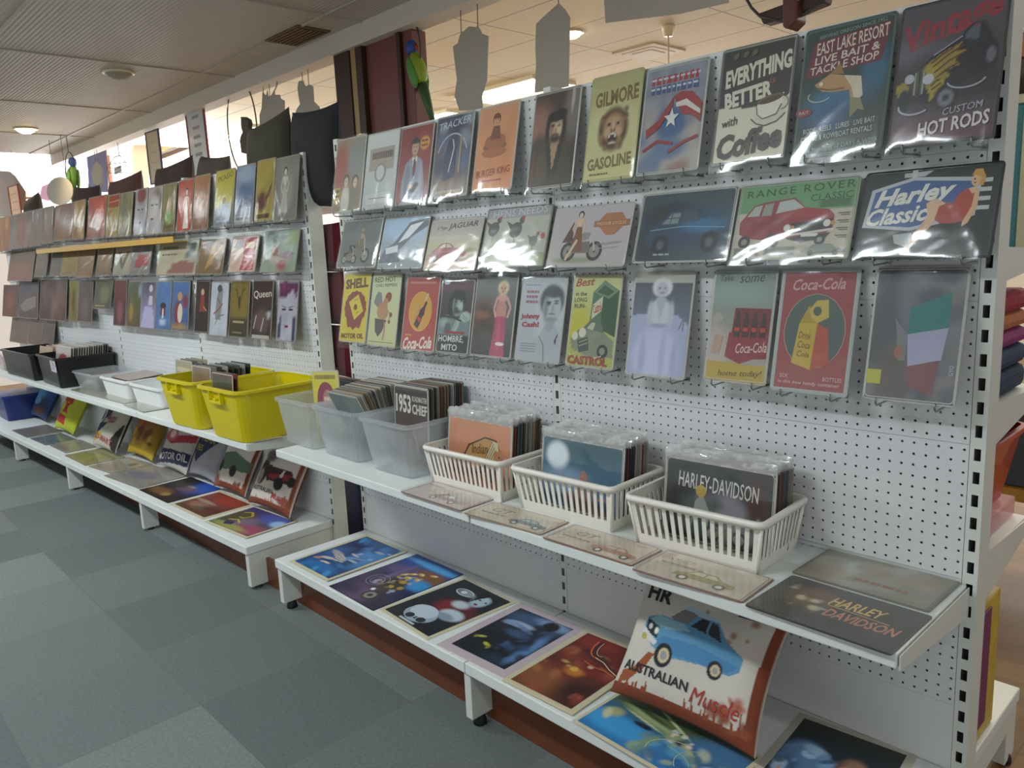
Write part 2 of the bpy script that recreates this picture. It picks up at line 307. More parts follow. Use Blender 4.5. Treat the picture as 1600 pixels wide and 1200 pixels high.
# ------------------------------------------------------------------ the room
def grid_mat(name, c0, c1, sx, sy, ox, oy, seam, seamcol, rough, vary, fine, bump=.2):
    """floor or ceiling laid in square pieces: tone per piece, thin joints, fine grain"""
    m, n, l, b = nodes(name); tc = n.new('ShaderNodeTexCoord'); mp = n.new('ShaderNodeVectorMath'); mp.operation = 'MULTIPLY_ADD'
    mp.inputs[1].default_value = (1 / sx, 1 / sy, 0); mp.inputs[2].default_value = (ox / sx, oy / sy, 0); l.new(tc.outputs['Object'], mp.inputs[0])
    fl = n.new('ShaderNodeVectorMath'); fl.operation = 'FLOOR'; l.new(mp.outputs[0], fl.inputs[0])
    wn = n.new('ShaderNodeTexWhiteNoise'); wn.noise_dimensions = '3D'; l.new(fl.outputs[0], wn.inputs['Vector'])
    mx = n.new('ShaderNodeMix'); mx.data_type = 'RGBA'; mx.inputs['A'].default_value = (*lin(c0), 1); mx.inputs['B'].default_value = (*lin(c1), 1); l.new(wn.outputs['Value'], mx.inputs['Factor'])
    ns = n.new('ShaderNodeTexNoise'); ns.inputs['Scale'].default_value = fine; ns.inputs['Detail'].default_value = 6; l.new(tc.outputs['Object'], ns.inputs['Vector'])
    mr = n.new('ShaderNodeMapRange'); mr.inputs[1].default_value = .3; mr.inputs[2].default_value = .7; mr.inputs[3].default_value = 1 - vary; mr.inputs[4].default_value = 1 + vary; l.new(ns.outputs['Fac'], mr.inputs[0])
    mu = n.new('ShaderNodeVectorMath'); mu.operation = 'SCALE'; l.new(mx.outputs['Result'], mu.inputs[0]); l.new(mr.outputs[0], mu.inputs['Scale'])
    fr = n.new('ShaderNodeVectorMath'); fr.operation = 'FRACTION'; l.new(mp.outputs[0], fr.inputs[0]); sp = n.new('ShaderNodeSeparateXYZ'); l.new(fr.outputs[0], sp.inputs[0])
    outs = []
    for ax, sz in (('X', sx), ('Y', sy)):
        q = n.new('ShaderNodeMath'); q.operation = 'LESS_THAN'; q.inputs[1].default_value = seam / sz; l.new(sp.outputs[ax], q.inputs[0]); outs.append(q)
    mxx = n.new('ShaderNodeMath'); mxx.operation = 'MAXIMUM'; l.new(outs[0].outputs[0], mxx.inputs[0]); l.new(outs[1].outputs[0], mxx.inputs[1])
    m2 = n.new('ShaderNodeMix'); m2.data_type = 'RGBA'; l.new(mxx.outputs[0], m2.inputs['Factor']); l.new(mu.outputs[0], m2.inputs['A']); m2.inputs['B'].default_value = (*lin(seamcol), 1)
    l.new(m2.outputs['Result'], b.inputs['Base Color']); b.inputs['Roughness'].default_value = rough
    bp = n.new('ShaderNodeBump'); bp.inputs['Strength'].default_value = bump; bp.inputs['Distance'].default_value = .004; l.new(ns.outputs['Fac'], bp.inputs['Height']); l.new(bp.outputs['Normal'], b.inputs['Normal']); return m
CARPET = grid_mat('carpet_tiles', '5d6463', '747b79', .5, .48, .05, .47, .003, '5d6463', .95, .13, 90, .4)
WOODFL = grid_mat('timber_floorboards', '6a5026', '7a5a2c', 1.3, .13, .2, 0, .003, '5a3a16', .35, .15, 14, .05)
TILES = grid_mat('ceiling_tiles', 'dccfae', 'd8d3bc', 1.2, .6, .3, .2, .014, '9c9282', .8, .04, 40, .1)
m, n, l, b = nodes('battened_ceiling'); tc = n.new('ShaderNodeTexCoord'); wv = n.new('ShaderNodeTexWave'); wv.bands_direction = 'Y'; wv.inputs['Scale'].default_value = 14
l.new(tc.outputs['Object'], wv.inputs['Vector']); bp = n.new('ShaderNodeBump'); bp.inputs['Strength'].default_value = .35; bp.inputs['Distance'].default_value = .006
l.new(wv.outputs['Fac'], bp.inputs['Height']); l.new(bp.outputs['Normal'], b.inputs['Normal']); b.inputs['Base Color'].default_value = (*lin('c4beb4'), 1); b.inputs['Roughness'].default_value = .7
BATTEN = m

q = MB(); q.box((-16, -6, -.05), (7, -.34, 0)); struct('floor', q, CARPET)
q = MB(); q.box((-16, -.34, -.05), (7, 9, 0)); struct('floor_timber', q, WOODFL)
q = MB()
q.box((-6.6, -6, 2.60), (7, .64, 2.66)); struct('ceiling', q, BATTEN)
q = MB()
for x in (-5.2, -3.7, -2.2, -.7, .8, 2.3): q.box((x, -6, 2.593), (x + .012, .64, 2.601))
for y in (-.75, .42): q.box((-6.6, y, 2.593), (7, y + .012, 2.601))
struct('trim_1', q, mat('ceiling_joint_strip', 'bdb6a8', .6))
q = MB(); q.box((-6.7, .64, 2.50), (7, .76, 3.04)); struct('trim_2', q, mat('beam_paint', 'd6d0c2', .6))
q = MB(); q.box((-16, .64, 3.0), (7, 9, 3.06)); struct('ceiling_hall', q, TILES)
q = MB(); q.box((-16, -6, 3.0), (-6.7, .64, 3.06)); struct('ceiling_end', q, TILES)
q = MB(); q.box((-16, 9, 0), (7, 9.1, 3.06)); struct('wall_back', q, M['wall'])
xs = [-8.62, -8.5]                                               # end wall with two window openings
q = MB()
q.box((-8.62, -6, 0), (-8.5, 9, 1.75)); q.box((-8.62, -6, 2.85), (-8.5, 9, 3.06)); q.box((-8.62, -6, 1.75), (-8.5, -.2, 2.85)); q.box((-8.62, 1.55, 1.75), (-8.5, 1.75, 2.85)); q.box((-8.62, 3.4, 1.75), (-8.5, 9, 2.85))
struct('wall_left', q, mat('end_wall_paint', 'e0dce0', .8))
SKYPANE = mat('daylit_window_pane', 'ffffff', .3, emit='f4f6ff', estr=2.6)
for k, (a, b_) in enumerate(((-.2, 1.55), (1.75, 3.4))):
    q = MB(); q.box((-8.58, a, 1.75), (-8.56, b_, 2.85)); o = struct('window_%d' % (k + 1), q, SKYPANE)
    q = MB(); q.box((-8.52, a, 1.75), (-8.47, a + .04, 2.85)); q.box((-8.52, b_ - .04, 1.75), (-8.47, b_, 2.85)); q.box((-8.52, a, 1.75), (-8.47, b_, 1.80)); q.box((-8.52, a, 2.28), (-8.48, b_, 2.31)); q.build('window_frame', mat('red_brown_frame', '9a6a58', .5), o)
for k, (a, b_) in enumerate(((-7.6, -5.4), (-5.0, -2.8), (-2.4, -.2), (.6, 3.0))):   # daylit windows of the hall
    q = MB(); q.box((a, 8.97, 1.0), (b_, 8.99, 2.8)); o = struct('window_%d' % (k + 3), q, SKYPANE)
    q = MB(); q.box((a - .05, 8.94, .95), (b_ + .05, 8.98, 1.0)); q.box((a - .05, 8.94, 2.8), (b_ + .05, 8.98, 2.86)); q.box(((a + b_) / 2 - .02, 8.94, 1), ((a + b_) / 2 + .02, 8.98, 2.8)); q.build('window_frame', M['darkwood'], o)
q = MB(); q.box((-5.2, -.352, 0), (2.35, -.338, .125)); struct('trim_3', q, M['kick'])

# panelled column standing under the beam
o = empty('panelled_column', (-.7, .72, 0))
def cpart(nm, a, b, m): q = MB(); q.box(a, b); q.build(nm, m, o, bevel=.004)
cpart('post', (-.32, -.06, 0), (-.17, .10, 2.5), M['darkwood']); cpart('trim_strip', (-.17, -.05, 0), (-.11, .08, 2.5), M['trim']); cpart('post', (-.11, -.06, 0), (-.05, .10, 2.5), M['darkwood'])
cpart('panel', (-.05, -.03, 0), (.245, .06, 2.5), M['redpanel']); cpart('edge_strip', (.245, -.05, 0), (.275, .08, 2.5), M['darkwood']); cpart('panel', (.275, -.03, 0), (.35, .06, 2.5), M['redpanel'])
tag(o, 'dark timber column with red-brown panels rising from behind the gap between the shelving runs', 'column')

def fitting(name, label, cat, c, sx, sy, z, glow, group=None, drop=.045):
    o = empty(name, (c[0], c[1], z)); q = MB(); a = .03
    for x0, y0, x1, y1 in ((-sx / 2 - a, -sy / 2 - a, sx / 2 + a, -sy / 2), (-sx / 2 - a, sy / 2, sx / 2 + a, sy / 2 + a), (-sx / 2 - a, -sy / 2, -sx / 2, sy / 2), (sx / 2, -sy / 2, sx / 2 + a, sy / 2)): q.box((x0, y0, -drop), (x1, y1, 0))
    q.build('frame', M['brass'], o); q = MB(); q.box((-sx / 2, -sy / 2, -drop + .012), (sx / 2, sy / 2, -.004)); q.build('diffuser', glow, o); return tag(o, label, cat, group)
for k, (x, y) in enumerate(AISLE_FILLS): fitting('ceiling_light', 'long unseen fitting added on the low ceiling to light the aisle', 'ceiling light', (x, y), 1.2, .16, 2.6, M['fillcool'], 'added light fittings over the aisle')
_hl = ['square bright light panel in the hall ceiling above the sign with the rearing beard man', 'bright light panel in the hall ceiling just right of the hanging parrot ring', 'light panel in the hall ceiling over the far run of shelving', 'light panel in the hall ceiling beyond the pull cord', 'light panel in the hall ceiling above the right end of the near run', 'light panel in the far left corner of the hall ceiling']
_hl[0] = 'bright light panel in the hall ceiling between the two big grey hanging signs'
for k, (x, y) in enumerate(HALL): fitting('ceiling_light', _hl[k], 'ceiling light', (x, y), 1.15, .55, 3.0, M['tube'], None, .03)
def downlight(c, z, on, label):
    o = empty('downlight', (c[0], c[1], z)); q = MB(); q.tube([(.085 * math.cos(t * math.pi / 12), .085 * math.sin(t * math.pi / 12), -.006) for t in range(24)], .009, 8, closed=True); q.build('trim_ring', M['brass'], o)
    q = MB(); q.ball((0, 0, -.004), (.075, .075, .045)); q.build('lamp_lens', M['lamp'] if on else M['grey'], o); return tag(o, label, 'downlight')
downlight((-4.904, .029), 2.6, 1, 'lit warm round downlight in the low ceiling at far left')
downlight((-2.431, .004), 2.6, 0, 'unlit round downlight in the low ceiling, right of the lit one')
downlight((-1.261, 2.892), 3.0, 1, 'lit round downlight in the tiled hall ceiling beside a grey hanging sign')
for x, y, z, e in ((-4.904, .029, 2.56, 70), (-1.261, 2.892, 2.96, 18), (-1.0, -.55, 2.56, 5)):
    l_ = bpy.data.lights.new('downlight_lamp', 'SPOT'); l_.energy = e; l_.color = (1, .78, .5); l_.spot_size = 2.4; l_.spot_blend = .6; l_.shadow_soft_size = .05
    lo = bpy.data.objects.new('downlight_lamp', l_); lo.location = (x, y, z); COL.objects.link(lo)
o = empty('air_vent', (-1.10, .50, 2.6)); q = MB()
for i in range(7): q.box((-.16, -.085 + i * .025, -.012), (.16, -.073 + i * .025, -.002))
q.build('slats', M['vent'], o); q = MB(); q.box((-.18, -.1, -.008), (.18, -.09, 0)); q.box((-.18, .085, -.008), (.18, .095, 0)); q.box((-.18, -.09, -.008), (-.16, .085, 0)); q.box((.16, -.09, -.008), (.18, .085, 0)); q.build('frame', M['vent'], o)
q = MB(); q.box((-.16, -.09, -.002), (.16, .085, 0)); q.build('backing', M['dark'], o); tag(o, 'small brown slatted vent in the low ceiling beside the beam', 'vent')
o = empty('ceiling_register', (-1.30, 3.90, 3.0)); q = MB()
for k in range(3): a = .22 - .06 * k; q.box((-a, -a, -.012 - .004 * k), (a, a, -.004 * k))
q.build('grille', mat('register_paint', 'd4cab6', .7), o, bevel=.003); tag(o, 'square cream air register in the hall ceiling behind the pull cord', 'vent')
o = empty('pull_cord_switch', (-.728, 3.37, 3.0)); q = MB(); q.tube([(0, 0, 0), (0, 0, -.02), (0, 0, -.075)], [.05, .05, .032], 12); q.build('housing', M['brass'], o); q = MB(); q.tube([(0, 0, -.07), (0, 0, -.55)], .006, 6); q.build('cord', M['brass'], o)
tag(o, 'cream pull cord switch hanging from the hall ceiling above the comic style sign', 'switch')

# ------------------------------------------------------------------ shelving
def peg_mesh():
    q = MB(); r = .0031; oc = [(math.cos(math.pi / 4 * k), math.sin(math.pi / 4 * k)) for k in range(8)]; sq = [(1, 0), (1, 1), (0, 1), (-1, 1), (-1, 0), (-1, -1), (0, -1), (1, -1)]
    for i in range(47):
        for j in range(12):
            cx = .025 + .025 * i; cz = .0125 + .025 * j; v = []
            for a, b in sq: v.append((min(max(cx + a * .0125, .0158), 1.1842), 0, min(max(cz + b * .0125, .0005), .2995)))
            v += [(cx + r * a, 0, cz + r * b) for a, b in oc] + [(cx + r * a, .003, cz + r * b) for a, b in oc]
            q.add(v, [(k, k + 8, (k + 1) % 8 + 8, (k + 1) % 8) for k in range(8)] + [(k + 8, k + 16, (k + 1) % 8 + 16, (k + 1) % 8 + 8) for k in range(8)])
    q.box((.0158, .026, .0005), (1.1842, .028, .2995)); q.box((.0158, 0.001, .0001), (1.1842, .026, .0005)); q.box((.0158, .001, .2995), (1.1842, .026, .2999)); return q.mesh('pegboard_panel', [M['panel']])
PEG = peg_mesh()
def upright_mesh():
    q = MB(); zs = [.04]; holes = set()
    for k in range(34):
        z = .21 + .05 * k; zs += [z - .013, z + .013]
    zs.append(1.895); xs = [-.0148, -.0065, .0065, .0148]
    for k in range(34): holes.add((1 + 2 * k, 1))
    q.plate(xs, zs, holes, 0, .002); q.box((-.0148, .002, .04), (-.0128, .07, 1.895)); q.box((.0128, .002, .04), (.0148, .07, 1.895)); q.box((-.0128, .068, .04), (.0128, .07, 1.895)); q.box((-.0128, .002, 1.893), (.0128, .068, 1.895)); q.box((-.004, .03, .05), (.004, .05, 1.88), 1)  # dark bar inside the hollow post stands in for shade behind the slots
    return q.mesh('upright', [M['upright'], M['dark']])
UPR = upright_mesh()
def box_mesh(name, a, b, m): q = MB(); q.box(a, b); return q.mesh(name, [m])
SHELF = box_mesh('shelf', (.004, -.39, -.030), (1.196, -.001, 0), M['shelf']); BASE = box_mesh('base_shelf', (.002, -.44, -.036), (1.198, -.001, 0), M['shelf'])
q = MB(); q.prism([(-.0015, -.385, -.033), (-.0015, -.02, -.070), (-.0015, -.001, -.070), (-.0015, -.001, -.004), (-.0015, -.385, -.004)], (.003, 0, 0)); BRK = q.mesh('shelf_bracket', [M['upright']])
q = MB(); q.prism([(-.015, -.432, .184), (-.015, -.432, .032), (-.015, -.350, .032), (-.015, -.350, .125), (-.015, -.002, .105), (-.015, -.002, .184)], (.030, 0, 0)); LEG = q.mesh('leg', [M['upright']])
q = MB(); q.tube([(0, -.391, .0), (0, -.391, .012), (0, -.391, .033)], [.021, .021, .013], 14); FOOT = q.mesh('foot', [M['dark']])
KICK = box_mesh('kick_panel', (.0158, .001, .150), (1.1842, .028, .3796), M['panel']); BACKP = box_mesh('back_panel', (.0158, .056, .06), (1.1842, .066, 1.88), M['panel'])
def gondola(fr, nb, label, back=False):
    root = empty('display_shelving', fr.pt(0 if nb == 2 else -1.2 * nb, 0, 0), fr.a); T = Matrix.Translation
    for k in range(nb + 1):
        x = 1.2 * k; link('upright', UPR, root, T((x, 0, 0))); lx = min(max(x, .02), 1.2 * nb - .02); g = link('leg', LEG, root, T((lx, 0, 0)), .002); link('foot', FOOT, g)
        for sx in ([0] if 0 < k < nb else [0]): link('shelf_bracket', BRK, root, T((x, 0, .67)))
    for k in range(nb):
        x = 1.2 * k; link('shelf', SHELF, root, T((x, 0, .67)), .003); link('base_shelf', BASE, root, T((x, 0, .22)), .003)
        link('kick_panel', KICK, root, T((x, 0, 0))); link('back_panel', BACKP, root, T((x, 0, 0)))
        for j in range(5): link('pegboard_panel', PEG, root, T((x, 0, .38 + .3 * j)))
        if back:
            for z in (1.375, 1.04, .70): link('shelf', SHELF, root, Matrix.Translation((x + 1.2, .07, z)) @ Matrix.Rotation(math.pi, 4, 'Z'), .003)
            link('base_shelf', BASE, root, Matrix.Translation((x + 1.2, .07, .2)) @ Matrix.Rotation(math.pi, 4, 'Z'), .003)
    if back:
        q = MB()
        for x in (1.2, 2.4):
            for z, h in ((1.375, .062), (1.04, .085), (.70, .11)):
                q = MB(); q.prism([(x - .002, .07, z - h), (x - .002, .10, z - h), (x - .002, .455, z - .035), (x - .002, .455, z - .002), (x - .002, .07, z + .012)], (.004, 0, 0)); q.build('shelf_bracket', M['upright'], root)
        for x in (.02, 1.2, 2.38):
            g = link('leg', LEG, root, Matrix.Translation((x, .07, -.02)) @ Matrix.Rotation(math.pi, 4, 'Z'), .002)
            link('foot', FOOT, g, Matrix.Translation((0, 0, .02)))
    return tag(root, label, 'shelving unit')
gondola(NEAR, 2, 'near two-bay white pegboard shelving unit with clear tubs and slotted baskets on its shelf', True)
gondola(FAR, 4, 'far white pegboard shelving run with black boxes and yellow crates on its shelf')

# ------------------------------------------------------------------ signs in their film sleeves
def sleeve_mesh(seed, amp=.0016, m='sleeve'):
    rs = np.random.RandomState(seed); nx, ny = 22, 30; U, V = np.meshgrid(np.linspace(-.5, .5, nx + 1), np.linspace(-.5, .5, ny + 1))
    Z = .0015 * np.sin(3 * U + rs.rand() * 6) * np.cos(2.5 * V + rs.rand() * 6)
    for _ in range(9):
        cx, cy = rs.choice([-.5, .5, 0]), rs.choice([-.5, .5]); a = rs.rand() * math.pi; d = (U - cx) * math.sin(a) - (V - cy) * math.cos(a) + .05 * np.sin(5 * U + rs.rand() * 6)
        Z += amp * (rs.rand() - .35) * 2 * np.exp(-(d / (.03 + .05 * rs.rand())) ** 2)
    e = np.minimum(.5 - abs(U), .5 - abs(V)); Z = (Z + .0012) * np.clip(e / .06, 0, 1); Z = np.maximum(Z, -.0002) + rs.randn(*Z.shape) * .00012
    me = bpy.data.meshes.new('plastic_sleeve'); k = nx + 1
    me.from_pydata(np.stack([U, V, Z], -1).reshape(-1, 3).tolist(), [], [(j * k + i, j * k + i + 1, (j + 1) * k + i + 1, (j + 1) * k + i) for j in range(ny) for i in range(nx)])
    me.polygons.foreach_set('use_smooth', [True] * len(me.polygons)); me.materials.append(M[m]); return me
SLV = [sleeve_mesh(k, .0008) for k in range(8)]; GLARE = [sleeve_mesh(k + 40, .007) for k in range(3)]; FSLV = [sleeve_mesh(k + 20, .0006, 'farsleeve') for k in range(5)]
def quad_axes(P):
    P = [np.array(p) for p in P]; u = P[1] - P[0] + P[2] - P[3]; w = np.linalg.norm(u) / 2; u = u / np.linalg.norm(u)
    v = P[0] - P[3] + P[1] - P[2]; h = np.linalg.norm(v) / 2; v = v - (v @ u) * u; v /= np.linalg.norm(v); return sum(P) / 4, u, v, np.cross(u, v), w, h
HOOKM = None
def hook_mesh():
    q = MB(); q.tube([(0, 0, 0), (0, -.076, -.002), (0, -.083, .004), (0, -.084, .016)], .0022, 6); q.box((-.006, -.0025, -.006), (.006, -.0005, .006)); return q.mesh('peg_hook', [M['wire']])
HOOKM = hook_mesh()
def put_sign(fr, px, dt, db, art, label, k=0, group=None, hooks=True, edge='c9c7bd', sleeve=True, over=.016, nx=0, ny=0, inset=.02, name='tin_sign', cat='sign'):
    P = [fr.hit(*px[0], dt), fr.hit(*px[1], dt), fr.hit(*px[2], db), fr.hit(*px[3], db)]; c, u, v, n, w, h = quad_axes(P)
    u = fr.ax; v = v - (v @ u) * u; v /= np.linalg.norm(v); n = np.cross(u, v); w = w - .002
    A = Art(w, h, edge, nx, ny, inset, k); art(A); mw = axes(c + n * .002, u, v, n)
    o = A.into(MB()).build(name, M['sign'] if fr is NEAR else M['matt'], None, mw); tag(o, label, cat, group)
    if sleeve: link('plastic_sleeve', (GLARE[k % 3] if k in (0, 1, 12) else SLV[k % 8]) if fr is NEAR else FSLV[k % 5], o, Matrix.Translation((0, -over * .35, .0045)) @ Matrix.Diagonal((w + .001, h + over, 1, 1)))
    if hooks:
        for s in (-.32, .32):
            b = c - v * h / 2 + u * s * w; d = (b - fr.o) @ fr.ax; z = b[2] - fr.o[2]
            g = link('peg_hook', HOOKM, None, Matrix.Translation(fr.pt(d, 0, z - .009)) @ Matrix.Rotation(fr.a, 4, 'Z'))
            tag(g, 'short zinc wire peg hook holding up a sleeved sign on the pegboard', 'hook', 'peg hooks under the signs')
    return o
def xy(s): v = [float(t) for t in s.replace(',', ' ').split()]; return list(zip(v[::2], v[1::2]))

def a_family(A):
    A.g('8a7a5c', 'a08a74').b(.2, .62, .3, .3, 'a4584a').b(.75, .7, .3, .3, '8d8f8a'); A.r(.02, .12, .24, .34, 'b8a850'); A.wr(.04, .22, .29, .04, '5e4a30'); A.wr(.04, .22, .22, .03, '5e4a30')
    for x, y, c in ((.44, .4, 'c9c4b6'), (.76, .38, '7f7a6c')): A.b(x, y * .35, .15, .22, c, .2); A.b(x, y + .02, .11, .09, '5a4a3e', .2); A.b(x, y, .075, .07, 'd0b8a0', .2); A.b(x - .03, y + .01, .014, .007, '3a2a24', .4); A.b(x + .03, y + .01, .014, .007, '3a2a24', .4)
def a_white(A): A.g('aeb4b2', 'd8dad6'); A.r(.12, .5, .9, .8, 'a99e90'); A.wr(.2, .86, .7, .09, '6a5a50'); A.e(.5, .47, .18, c='8d9290'); A.e(.5, .47, .13, c='c6c9c6'); A.r(.1, .06, .9, .2, 'c2c5c2'); A.l([(.2, .13), (.8, .13)], .012, '77777a')
def a_suit(A):
    A.g('8e2a2c', '8a2328').b(.72, .75, .2, .16, '9c3830', .5); A.b(.78, .76, .15, .085, 'd09a34', .15); A.wr(.68, .88, .79, .03, '8a2a20'); A.wr(.68, .88, .73, .03, '8a2a20')
    A.P(xy('.16 .0 .9 .0 .84 .3 .74 .54 .6 .6 .4 .6 .22 .52 .13 .25'), '8e93a2'); A.b(.3, .3, .08, .2, '767c8e', .5); A.b(.72, .3, .07, .2, 'a0a5b2', .5); A.P(xy('.42 .6 .58 .6 .52 .3'), 'e6e2da'); A.P(xy('.48 .57 .54 .57 .56 .42 .51 .32 .46 .42'), '6e1f28'); A.b(.5, .63, .07, .05, 'b5856a', .3); A.b(.49, .735, .14, .12, '2c211e', .2); A.b(.49, .715, .11, .095, 'c99a80', .18); A.b(.49, .8, .13, .035, '241a18', .25); A.b(.44, .735, .022, .008, '2a1c18', .4); A.b(.54, .735, .022, .008, '2a1c18', .4); A.b(.49, .668, .04, .008, '8a4038', .4); A.b(.56, .2, .16, .06, '3a3c48', .3, 20); A.b(.44, .22, .07, .03, 'c99a80', .3)
def a_tracker(A): A.g('7a6a58', '39415e').sp(26, ['2c3350', '5b6a8c', '8f98a8', '454a66', '6c4a48'], 0, .2, 1, .9, .16).b(.5, .08, .5, .1, '8a7a66'); A.t('TRACKER', .5, .9, .86, .09, 'c8ced8', 4, .2); A.arc(.5, .45, .42, .32, 20, 160, .02, 'aab2c4'); A.p(xy('.3 .2 .62 .24 .6 .6 .4 .72 .28 .5'), '2b3552'); A.l(xy('.45 .3 .55 .6 .5 .7'), .02, 'c8ccd6'); A.r(.7, .28, .76, .72, 'a08a6a'); A.wr(.15, .85, .06, .035, 'c2b08e')
def a_burger(A): A.g('d88a4c', 'd79a72').ns(.1, 5); A.e(.48, .52, .3, .07, '8d5a34'); A.e(.48, .45, .32, .06, 'b06a3a'); A.e(.48, .58, .27, .09, 'a8683c'); A.p(xy('.34 .6 .62 .6 .56 .76 .4 .76'), '7d4a38'); A.head(.47, .83, .09, 'd8a07c', '7a3b28'); A.t('BURGER KING', .5, .22, .86, .085, '9a3a24', 3, 0, .012); A.wr(.25, .75, .12, .02, 'a04a30')
def a_beret(A):
    A.g('3a281e', '4a3c34').b(.15, .62, .3, .25, '9a6e5e', .6).b(.9, .8, .2, .3, '7a7068', .5).b(.86, .9, .03, .16, 'b8aaa0', .3).sp(14, ['5a3a24', '2c211c', '6e4a34', '44402c'], 0, 0, 1, .45, .18)
    A.P(xy('.12 .0 .98 .0 .92 .3 .74 .44 .34 .44 .16 .34'), '453f2c'); A.b(.28, .2, .1, .2, '54492f', .5); A.b(.54, .44, .09, .1, 'a88462', .3); A.P(xy('.44 .44 .63 .44 .53 .16'), 'b08a68'); A.P(xy('.36 .4 .44 .46 .53 .16 .5 .06 .42 .2'), '2a281c'); A.P(xy('.72 .42 .62 .46 .53 .16 .58 .08 .66 .2'), '2f2c1f')
    A.b(.37, .6, .07, .15, '1c1614', .4); A.b(.7, .6, .06, .14, '1c1614', .4); A.b(.53, .6, .135, .125, 'c2a080', .14); A.b(.6, .62, .06, .1, 'd0b094', .6); A.b(.44, .58, .04, .1, '9a7858', .6); A.b(.53, .505, .11, .045, '33251d', .4); A.b(.53, .545, .07, .014, '4a342a', .4); A.b(.53, .527, .035, .01, '9a5f50', .4)
    A.b(.46, .63, .035, .01, '2a1c16', .5); A.b(.6, .635, .035, .01, '2a1c16', .5); A.b(.46, .65, .045, .007, '2a1c16', .4); A.b(.6, .655, .045, .007, '2a1c16', .4); A.b(.535, .59, .02, .03, 'a88060', .6); A.b(.54, .735, .21, .06, '15120e', .12, 4); A.b(.62, .76, .14, .045, '1d1916', .2); A.b(.08, .2, .04, .2, '6a3b22', .4)
def a_lion(A):
    A.g('cfc98c', 'b3b07a').b(.5, .5, .5, .2, 'd0cc96', .6); A.t('GILMORE', .53, .79, .86, .15, '7a6638', 3, 0, .035); A.t('GASOLINE', .5, .17, .88, .12, '7a6a3c', 3, 0, .035); A.wr(.12, .5, .06, .018, '6e6440')
    A.b(.52, .48, .3, .21, '5a3c24', .16); A.sp(34, ['6a4a2e', '86603a', '4a3018', '96754a'], .26, .3, .78, .66, .05, .4); A.b(.52, .5, .2, .13, 'a8845a', .3); A.b(.43, .45, .09, .05, 'c0a078', .4); A.b(.61, .45, .09, .05, 'c0a078', .4); A.b(.52, .56, .12, .04, 'b8966a', .5); A.b(.52, .395, .1, .055, '3a1a14', .2); A.b(.52, .43, .06, .008, 'e8e0cc', .3); A.b(.46, .415, .015, .02, 'e8e0cc', .3); A.b(.58, .415, .015, .02, 'e8e0cc', .3); A.b(.52, .35, .07, .012, 'd8ccb0', .3); A.b(.43, .53, .035, .013, '2a1c10', .3); A.b(.61, .53, .035, .013, '2a1c10', .3); A.b(.52, .47, .05, .016, '3a2418', .3); A.b(.52, .51, .02, .05, 'c9b08a', .5)
def a_comic(A):
    A.g('7f7a80', '8a8f9c'); A.ns(.3, 9); A.sp(20, ['a8a39a', '5d7596', 'b5ada0', '8c5a54'], 0, 0, 1, .5, .18)
    for y, t in ((.88, 'a8343c'), (.79, '3f5a8e')): A.wr(.1, .9, y, .075, t, .05); A.wr(.1, .9, y + .012, .02, 'c9ced8', .05)
    A.p(xy('.08 .42 .28 .5 .5 .7 .5 .6 .3 .42 .1 .34'), '96302f'); A.p(xy('.5 .7 .62 .74 .8 .72 .98 .6 .98 .42 .84 .5 .68 .52'), '9e3433'); A.p(xy('.55 .64 .72 .66 .96 .54 .96 .5 .72 .6 .56 .6'), 'd6d4cc'); A.b(.5, .46, .26, .16, '3d5f8c', .35); A.b(.5, .22, .3, .1, '5d7596', .5)
    for p in ('.06 .22 .3 .3 .56 .26', '.5 .18 .74 .26 .96 .3'): A.l(xy(p), .03, '96302f')
    A.p([(.5 + r * .13 * math.sin(k * math.pi / 5), .5 + r * .1 * math.cos(k * math.pi / 5)) for k in range(10) for r in [(1, .42)[k % 2]]], 'dcdcd6')
def a_coffee(A):
    A.g('d8d3bc'); A.P(xy('0 .5 .5 .455 1 .52 1 1 0 1'), '34342f'); A.r(.0, .0, .015, 1, '6b6a62'); A.t('EVERYTHING', .52, .78, .92, .16, 'd8d4be', 8, .15, .045); A.t('is', .74, .665, .1, .06, '8a4a34', 6, .2, .02); A.t('BETTER', .42, .575, .66, .14, 'dad6c2', 7, 0, .045)
    A.P(xy('.52 .36 .98 .44 .94 .33 .7 .28'), 'cfcab5'); A.p(xy('.56 .47 .92 .545 .9 .45 .84 .37 .66 .345 .58 .39'), 'e2decb'); A.e(.74, .508, .18, .034, '6a5a48', 9); A.e(.745, .5, .15, .024, '4a3826', 9); A.arc(.91, .46, .075, .045, -90, 90, .02, 'cfcab5'); A.arc(.9, .46, .085, .055, -90, 90, .006, '4a4840'); A.l(xy('.5 .36 .58 .31 .7 .285 .86 .31 .96 .37'), .009, '4a4840'); A.l(xy('.56 .47 .58 .39 .66 .345 .84 .37 .9 .45'), .006, '4a4840')
    A.t('with', .2, .36, .22, .075, '3a3a36', 8, .2, .008); A.t('Coffee', .5, .165, .9, .22, '454038', 6, .22, .045)
    for x in (.2, .34, .46): A.e(x, .93, .045, .022, '6a6456', 40); A.l([(x - .03, .915), (x + .03, .945)], .006, '34342f')
